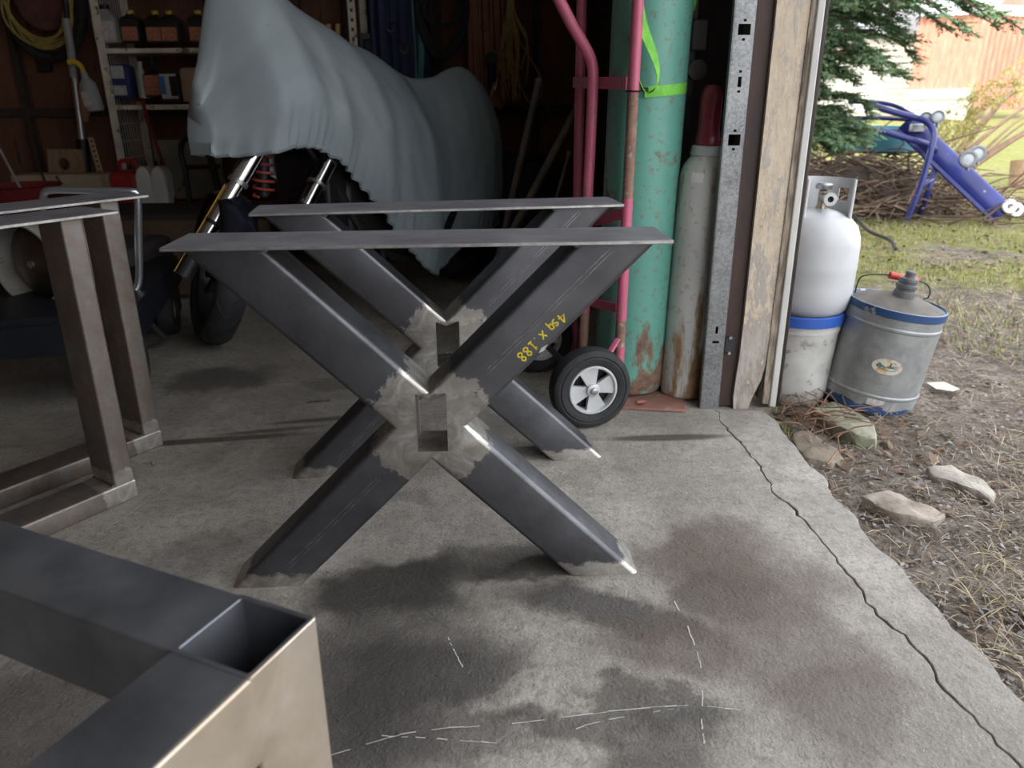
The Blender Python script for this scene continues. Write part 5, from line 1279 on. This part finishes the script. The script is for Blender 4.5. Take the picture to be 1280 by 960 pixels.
# left wall things
hc = thing('hose_coil', 'coil of yellow cord hanging in a dark hoop on the back wall', 'cord coil', (0, 0, 0))
hcc = PT(52, 2, 5.15)
MB().tube([hcc + Vector((.24 * math.cos(a), 0, .31 * math.sin(a))) for a in [i * 2 * PI / 40 for i in range(40)]], .03, 10, closed=True).build('dark_hoop', m_rubber, hc)
yc_ = MB()
for k in range(7):
    r = .17 + .008 * k
    yc_.tube([hcc + Vector((r * 1.0 * math.cos(a) + .01 * math.sin(3 * a + k), -.05 + .012 * math.sin(5 * a + 2 * k), r * 1.22 * math.sin(a))) for a in [i * 2 * PI / 36 for i in range(36)]], .006, 6, closed=True)
yc_.build('yellow_cord', mat('yellow_cord', (.5, .38, .1), (.36, .26, .07), 30, rough=.7), hc)
MB().lathe([(0, 0), (.15, .01), (.16, .03), (.15, .04), (0, .05)], hcc + Vector((0, .03, 0)), 30, Matrix.Rotation(PI / 2, 3, 'X')).build('inner_bag', mat('maroon_bag', (.16, .06, .05), (.09, .04, .035), 14, rough=.9), hc)
pl_ = thing('telescopic_pole', 'long grey telescopic pole leaning by the shelf with a black lower half', 'pole', (0, 0, 0))
MB().cyl(PT(78, -40, 5.0), PT(84, 25, 4.95), .016, n=12).build('upper_tube', m_darkmetal, pl_)
MB().cyl(PT(83, 24, 4.95), PT(93, 98, 4.9), .0225, n=14).build('wide_tube', mat('grey_fibreglass', (.34, .33, .31), rough=.5), pl_)
MB().cyl(PT(93, 97, 4.9), PT(103, 176, 4.85), .018, n=14).build('narrow_tube', mat('aluminium_tube', (.5, .5, .5), rough=.35, metal=.7), pl_)
MB().cyl(PT(103, 175, 4.85), PT(108, 232, 4.8), .035, n=14).build('black_head', m_black, pl_)
sb_ = thing('spray_bottle', 'grey trigger spray bottle with yellow head hanging beside the shelf', 'spray bottle', PT(120, 139, 4.82))
sb_.rotation_euler = (0, math.radians(-8), 0)
MB().lathe([(.045, 0), (.05, .01), (.05, .12), (.045, .15), (.02, .185), (.017, .215), (0, .215)], n=20).build('bottle_body', mat('grey_translucent_bottle', (.4, .4, .4), (.32, .32, .32), 9, rough=.4), sb_)
MB().box((-.005, -.047, .07), (.05, .012, .08)).build('label_patch', m_paper, sb_, smooth=0)
MB().tube(spline([(.0, 0, .215), (-.005, 0, .25), (-.03, 0, .275), (-.07, 0, .28)], 4), .014, 10).build('trigger_head', m_yellow, sb_)
ch = thing('battery_charger', 'small black charger on the wall with a glowing red light', 'charger', PT(55, 78, 5.24))
MB().box((0, 0, 0), (.08, .05, .11)).build('charger_case', m_black, ch, bevel=.008)
ml, tl_, bl_ = nt('red_light'); bl_.inputs['Base Color'].default_value = (.8, .05, .03, 1); bl_.inputs['Emission Color'].default_value = (1, .08, .04, 1); bl_.inputs['Emission Strength'].default_value = 1.6
MB().lathe([(.009, 0), (.008, .005), (0, .008)], (0, -.026, .02), 10, Matrix.Rotation(PI / 2, 3, 'X')).build('indicator_light', ml, ch)
pf = thing('perforated_strap', 'tan perforated metal strip leaning beside the black pole head', 'metal strip', (0, 0, 0))
ppa, ppb = PT(113, 172, 4.62), PT(129, 228, 4.56)
pvb = MB(); dv = (ppb - ppa); 
for k in range(9):
    a_ = ppa + dv * (k / 9); c_ = ppa + dv * ((k + .45) / 9); pvb.beam(a_, c_, .03, .004, (0, 1, 0))
for s in (-.012, .012): pvb.beam(ppa + Vector((s, 0, 0)), ppb + Vector((s, 0, 0)), .008, .004, (0, 1, 0))
pvb.build('strip', mat('tan_metal', (.5, .38, .22), rough=.6), pf)
pf2 = thing('folding_rule', 'orange and black scale rule hanging above the perforated strip', 'rule', (0, 0, 0))
MB().beam(PT(99, 106, 4.86), PT(108, 152, 4.84), .03, .006, (0, 1, 0)).build('scale_blade', m_orlabel, pf2); MB().beam(PT(108, 152, 4.84), PT(114, 134, 4.84), .012, .006, (0, 1, 0)).build('folded_arm', m_wood, pf2)
wbx = thing('wooden_block_board', 'pale wooden board with a round dark hole behind the farther plate', 'board', (0, 0, 0))
c_ = PT(81, 212, 4.6); b = MB(); hole_ = [(.035 * math.cos(-a), .035 * math.sin(-a) + .03) for a in [i * PI / 8 for i in range(16)]]
outer = [(-.11, -.12), (.10, -.12), (.12, .11), (-.08, .115)]
tri = tessellate_polygon([[Vector((x, y, 0)) for x, y in outer], [Vector((x, y, 0)) for x, y in hole_]]); allp = outer + hole_
for y in (0, .02): b.v += [tuple(c_ + Vector((x, y, z))) for x, z in allp]
b.f += [tuple(f) for f in tri] + [tuple(i + 20 for i in f) for f in tri]
b.f += [(i, (i + 1) % 4, (i + 1) % 4 + 20, i + 20) for i in range(4)] + [(4 + i, 4 + (i + 1) % 16, 24 + (i + 1) % 16, 24 + i) for i in range(16)]
b.build('holed_board', m_wood, wbx)
ct = thing('parts_tray', 'shallow wooden tray of odds and ends below the pale holed board', 'tray', (0, 0, 0))
c_ = PT(80, 226, 4.5); MB().box(c_ , (.5, .16, .08)).build('tray_front', mat('tan_cardboard', (.42, .33, .23), (.34, .26, .18), 9, rough=.8), ct, bevel=.004)
for px, py, q, w_ in ((50, 210, 57, 229), (70, 220, 76, 229)): MB().cyl(PT(px, py, 4.4), PT(q, w_, 4.4), .006, n=8).build('rod', m_darkmetal, ct)
bk = thing('cloth_bundle', 'tan cloth-topped pot standing right of the black pole head', 'pot', PT(131, 240, 4.55))
MB().lathe([(.06, 0), (.075, .02), (.08, .06), (.085, .075), (.085, .09), (.07, .1), (0, .1)], n=24).build('pot_body', mat('tan_cloth', (.42, .35, .26), (.3, .25, .18), 12, rough=.9), bk)
rb = thing('red_basin', 'red plastic basin at the far left behind the plates', 'basin', PT(30, 252, 4.2))
MB().lathe([(0, 0), (.15, 0), (.19, .08), (.2, .085), (.185, .09), (.15, .02), (0, .02)], n=36).build('basin_shell', mat('dull_red_basin', (.2, .02, .018), (.14, .015, .014), 9, rough=.6), rb)
tag(MB().cyl(PT(-4, 180, 4.2), PT(26, 236, 4.2), .007, n=10).build('thin_rod', m_dullsteel), 'thin steel rod leaning into the red basin', 'rod')
# dark stuff under the bench: brown crate, orange lead
cr = thing('brown_crate', 'brown wooden crate in the dark behind the motorcycle tyre', 'crate', (0, 0, 0))
c_ = PT(225, 345, 3.75)
for k in range(3): MB().box((c_.x, 3.75, .09 + .13 * k), (.95, .025, .12)).build('slat', mat('dark_brown_board', (.14, .09, .055), (.09, .06, .04), 8, rough=.85), cr, bevel=.004)
for x in (-.45, .45): MB().box((c_.x + x, 3.95, .2), (.025, .4, .38)).build('side_panel', m_stud, cr)
MB().box((c_.x, 3.95, .41), (.97, .45, .025)).build('lid', m_dark, cr)
tag(MB().tube(spline([PT(199, 339, 3.4), PT(208, 352, 3.4), PT(215, 372, 3.38), PT(205, 382, 3.36), PT(190, 378, 3.36), PT(182, 372, 3.38), PT(195, 371, 3.4), PT(210, 374, 3.4), PT(213, 381, 3.38), PT(200, 385, 3.36), PT(184, 375, 3.34), PT(182, 353, 3.34), PT(196, 357, 3.36), PT(203, 368, 3.36)], 6), .005, 8).build('orange_lead', m_orange), 'orange electric lead looping in the dark beside the motorcycle tyre', 'cord')
tag(MB().cyl(PT(176, 323, 3.4), PT(198, 338, 3.4), .022, n=12).build('cord_plug', m_black), 'black plug at the end of the orange lead', 'plug')
wd_ = thing('welder', 'dark machine with hoses in the shadow behind the farther upright', 'machine', (0, 0, 0))
c_ = PT(150, 400, 3.1)
MB().box((c_.x - .1, 3.25, .2), (.45, .4, .36)).build('machine_case', m_dark, wd_, bevel=.03)
MB().tube(spline([PT(182, 338, 3.05), PT(160, 365, 3.0), PT(185, 400, 3.0), PT(205, 425, 3.0), PT(182, 438, 2.95)], 6), .012, 8).build('hose', m_rubber, wd_)

# back-right hanging tools
YT = 5.18
def hang(name, label, cat, group=None): return thing(name, label, cat, (0, 0, 0), 0, group)
for px, lb in ((416, 'yellow tool handle standing above the cover, left of the slotted post'), (405, 'orange tool handle above the cover, farthest left')):
    o = hang('tool_handle', lb, 'tool', 'tool handles above the cover'); MB().tube([PT(px + 6, 30, YT - .1), PT(px + 6, 72, YT - .1)], .016, 10).build('grip', mat('amber_handle', (.6, .36, .08), rough=.4), o); MB().cyl(PT(px + 6, 70, YT - .1), PT(px + 6, 110, YT - .1), .006, n=8).build('shaft', m_darkmetal, o)
o = hang('packaged_part', 'dark blister card with white lettering hanging above the cover', 'package')
c_ = PT(466, 66, YT - .05); MB().box(c_, (.15, .012, .22)).build('card', mat('slate_card', (.05, .07, .09), rough=.5), o, bevel=.003); MB().box(c_ + Vector((.0, -.02, .03)), (.1, .03, .09)).build('blister', m_black, o, bevel=.008)
fc = bpy.data.curves.new('lettering', 'FONT'); fc.body = 'BULL'; fc.size = .075; fc.extrude = .0008; fc.align_x = 'CENTER'
fo_ = bpy.data.objects.new('lettering', fc); COL.objects.link(fo_); dg = bpy.context.evaluated_depsgraph_get()
tm = bpy.data.meshes.new_from_object(fo_.evaluated_get(dg)); COL.objects.unlink(fo_); bpy.data.objects.remove(fo_)
lo_ = bpy.data.objects.new('lettering', tm); COL.objects.link(lo_); tm.materials.append(m_paper); lo_.parent = o; lo_.location = c_ + Vector((0, -.009, -.062)); lo_.rotation_euler = (PI / 2, 0, 0)
for px, w_, lb in ((485, .1, 'dark blue jacket hanging on the back wall, left one'), (508, .13, 'dark blue jacket hanging on the back wall beside the teal strap')):
    o = hang('blue_jacket', lb, 'jacket', 'blue jackets on the back wall'); b = MB(); c_ = PT(px, 40, YT - .06)
    for i in range(15):
        z = c_.z + .35 - .75 * i / 14
        for j in range(13):
            u_ = -1 + 2 * j / 12; b.v.append((c_.x + u_ * w_ * (1 + .1 * i / 14), c_.y - .03 * (1 - u_ * u_) + .015 * math.sin(u_ * 9 + px), z))
    for i in range(14):
        for j in range(12): b.f.append((i * 13 + j, i * 13 + j + 1, i * 13 + 14 + j, i * 13 + 13 + j))
    q = b.build('cloth', m_bluedark, o); q.modifiers.new('thick', 'SOLIDIFY').thickness = .02
def shackle(px, py, lb):
    o = hang('shackle', lb, 'shackle', 'small steel shackles on the wall'); c_ = PT(px, py, YT - .14)
    MB().tube(spline([c_ + Vector((-.02, 0, .03)), c_ + Vector((-.022, 0, 0)), c_ + Vector((0, 0, -.02)), c_ + Vector((.022, 0, 0)), c_ + Vector((.02, 0, .03))], 5), .005, 8).build('bow', m_chrome, o); MB().cyl(c_ + Vector((-.03, 0, .03)), c_ + Vector((.03, 0, .03)), .005, n=8).build('pin', m_darkmetal, o)
shackle(505, 62, 'small steel shackle hanging just left of the teal strap'); shackle(489, 36, 'small steel shackle hanging on the blue jackets')
o = hang('teal_sling', 'teal webbing sling hanging in a narrow loop on the back wall', 'strap')
m_tstrap = mat('teal_webbing', (.12, .3, .28), (.08, .22, .22), 30, rough=.8)
ribbon([PT(517, -30, YT - .1), PT(519, 20, YT - .1), PT(522, 60, YT - .1), PT(523, 102, YT - .1)], Vector((.035, .006, 0)), 'webbing', o, m_tstrap, .004); ribbon([PT(524, -30, YT - .12), PT(526, 30, YT - .12), PT(527, 70, YT - .12), PT(525, 104, YT - .12)], Vector((.03, .01, 0)), 'webbing', o, m_tstrap, .004)
o = hang('black_hose_coil', 'black rubber hose coiled on the back wall beside the teal sling', 'hose')
hc2 = PT(553, 8, YT - .1); b = MB()
for k in range(3): b.tube([hc2 + Vector(((.125 + .012 * k) * math.cos(a), -.02 * k, (.24 + .02 * k) * math.sin(a))) for a in [i * 2 * PI / 36 for i in range(36)]], .014, 8, closed=True)
b.build('hose_loops', m_rubber, o); MB().tube([hc2 + Vector((.11 * math.cos(a), -.05, .09 * math.sin(a) - .02)) for a in [i * 2 * PI / 24 for i in range(24)]], .014, 8, closed=True).build('inner_loop', m_rubber, o)
o = hang('extension_cord', 'brown-orange extension cord hanging in long loops on the back wall', 'cord'); b = MB(); c_ = PT(602, 40, YT - .1)
for k in range(9):
    x = c_.x - .09 + .022 * k; b.tube(spline([(x, c_.y, c_.z + .5), (x + random.gauss(0, .008), c_.y - .02, c_.z), (x + .01, c_.y - .02, c_.z - .3 - random.uniform(0, .1)), (x + .03, c_.y - .03, c_.z - .42), (x + .05, c_.y - .02, c_.z - .3), (x + .03, c_.y, c_.z + .5)], 6), .007, 6)
b.build('cord_loops', mat('dull_orange_cord', (.42, .2, .12), (.3, .14, .08), 20, rough=.8), o)
o = hang('rope_bundle', 'frayed yellow-brown rope bundle hanging on the back wall', 'rope'); b = MB(); c_ = PT(637, 10, YT - .2)
for k in range(22):
    a = random.gauss(0, .5); l = random.uniform(.3, .52)
    b.tube(spline([(c_.x + random.gauss(0, .02), c_.y, c_.z + .3), (c_.x + .02 * a, c_.y - .02, c_.z), (c_.x + .09 * a, c_.y - .04 + random.gauss(0, .02), c_.z - l * .5), (c_.x + .07 * a + random.gauss(0, .02), c_.y - .03, c_.z - l)], 5), .0055, 6)
b.tube(spline([(c_.x, c_.y, c_.z - .1), (c_.x + .17, c_.y, c_.z - .35), (c_.x + .19, c_.y, c_.z - .47), (c_.x + .12, c_.y, c_.z - .52), (c_.x + .05, c_.y, c_.z - .4)], 6), .005, 6)
b.build('rope_strands', mat('old_rope', (.5, .36, .16), (.38, .26, .11), 30, rough=.85), o)
o = hang('work_lamp', 'dull round lamp head hanging left of the rope bundle', 'lamp'); c_ = PT(615, 65, YT - .25)
MB().lathe([(.015, 0), (.03, .03), (.042, .05), (.04, .055), (0, .05)], c_, 20, Matrix.Rotation(2.2, 3, 'X')).build('lamp_shade', m_dullsteel, o); MB().cyl(c_, c_ + Vector((-.01, .03, -.2)), .022, n=12).build('lamp_grip', m_black, o)
o = hang('snap_hook', 'pair of shiny snap hooks hanging below the lamp head', 'hook')
for px, py in ((618, 112), (622, 105)): MB().cyl(PT(px, py - 8, YT - .25), PT(px - 3, py + 8, YT - .25), .006, n=8).build('hook_body', m_chrome, o)
o = thing('plastic_drum', 'dark blue plastic drum in the shadow behind the leaning pipes', 'drum', (.12, 4.75, 0)); o.location.x = PT(640, 200, 4.75).x
MB().lathe([(.26, 0), (.29, .03), (.29, .3), (.3, .32), (.3, .34), (.29, .36), (.29, .56), (.27, .585), (.22, .59), (.22, .62), (.0, .62)], n=36).build('drum_shell', m_bluedark, o)
m_pipe = mat('dull_pipe', (.28, .25, .23), (.18, .16, .15), 14, rough=.55, metal=.3)
for (p, q, Y0, Y1, r, lb) in (((674, 100), (637, 262), 4.2, 3.9, .018, 'long dull pipe leaning left of the pink hand truck'), ((724, 130), (655, 262), 4.0, 3.7, .02, 'leaning pipe with a pale chip, nearest the pink hand truck'), ((712, 190), (692, 262), 3.9, 3.7, .009, 'thin dark rod leaning behind the pink hand truck')):
    a_, c_ = PT(*p, Y0), PT(*q, Y1); d_ = c_ - a_; c_ = a_ + d_ * ((a_.z - .01) / -d_.z) if d_.z < 0 else c_
    o = thing('leaning_pipe', lb, 'pipe', (0, 0, 0), 0, 'pipes leaning in the corner'); MB().cyl(a_, c_, r, n=12).build('pipe', m_pipe, o); MB().cyl(a_, a_ + (c_ - a_) * .02, r * 1.3, n=12).build('end_collar', m_dullsteel, o)
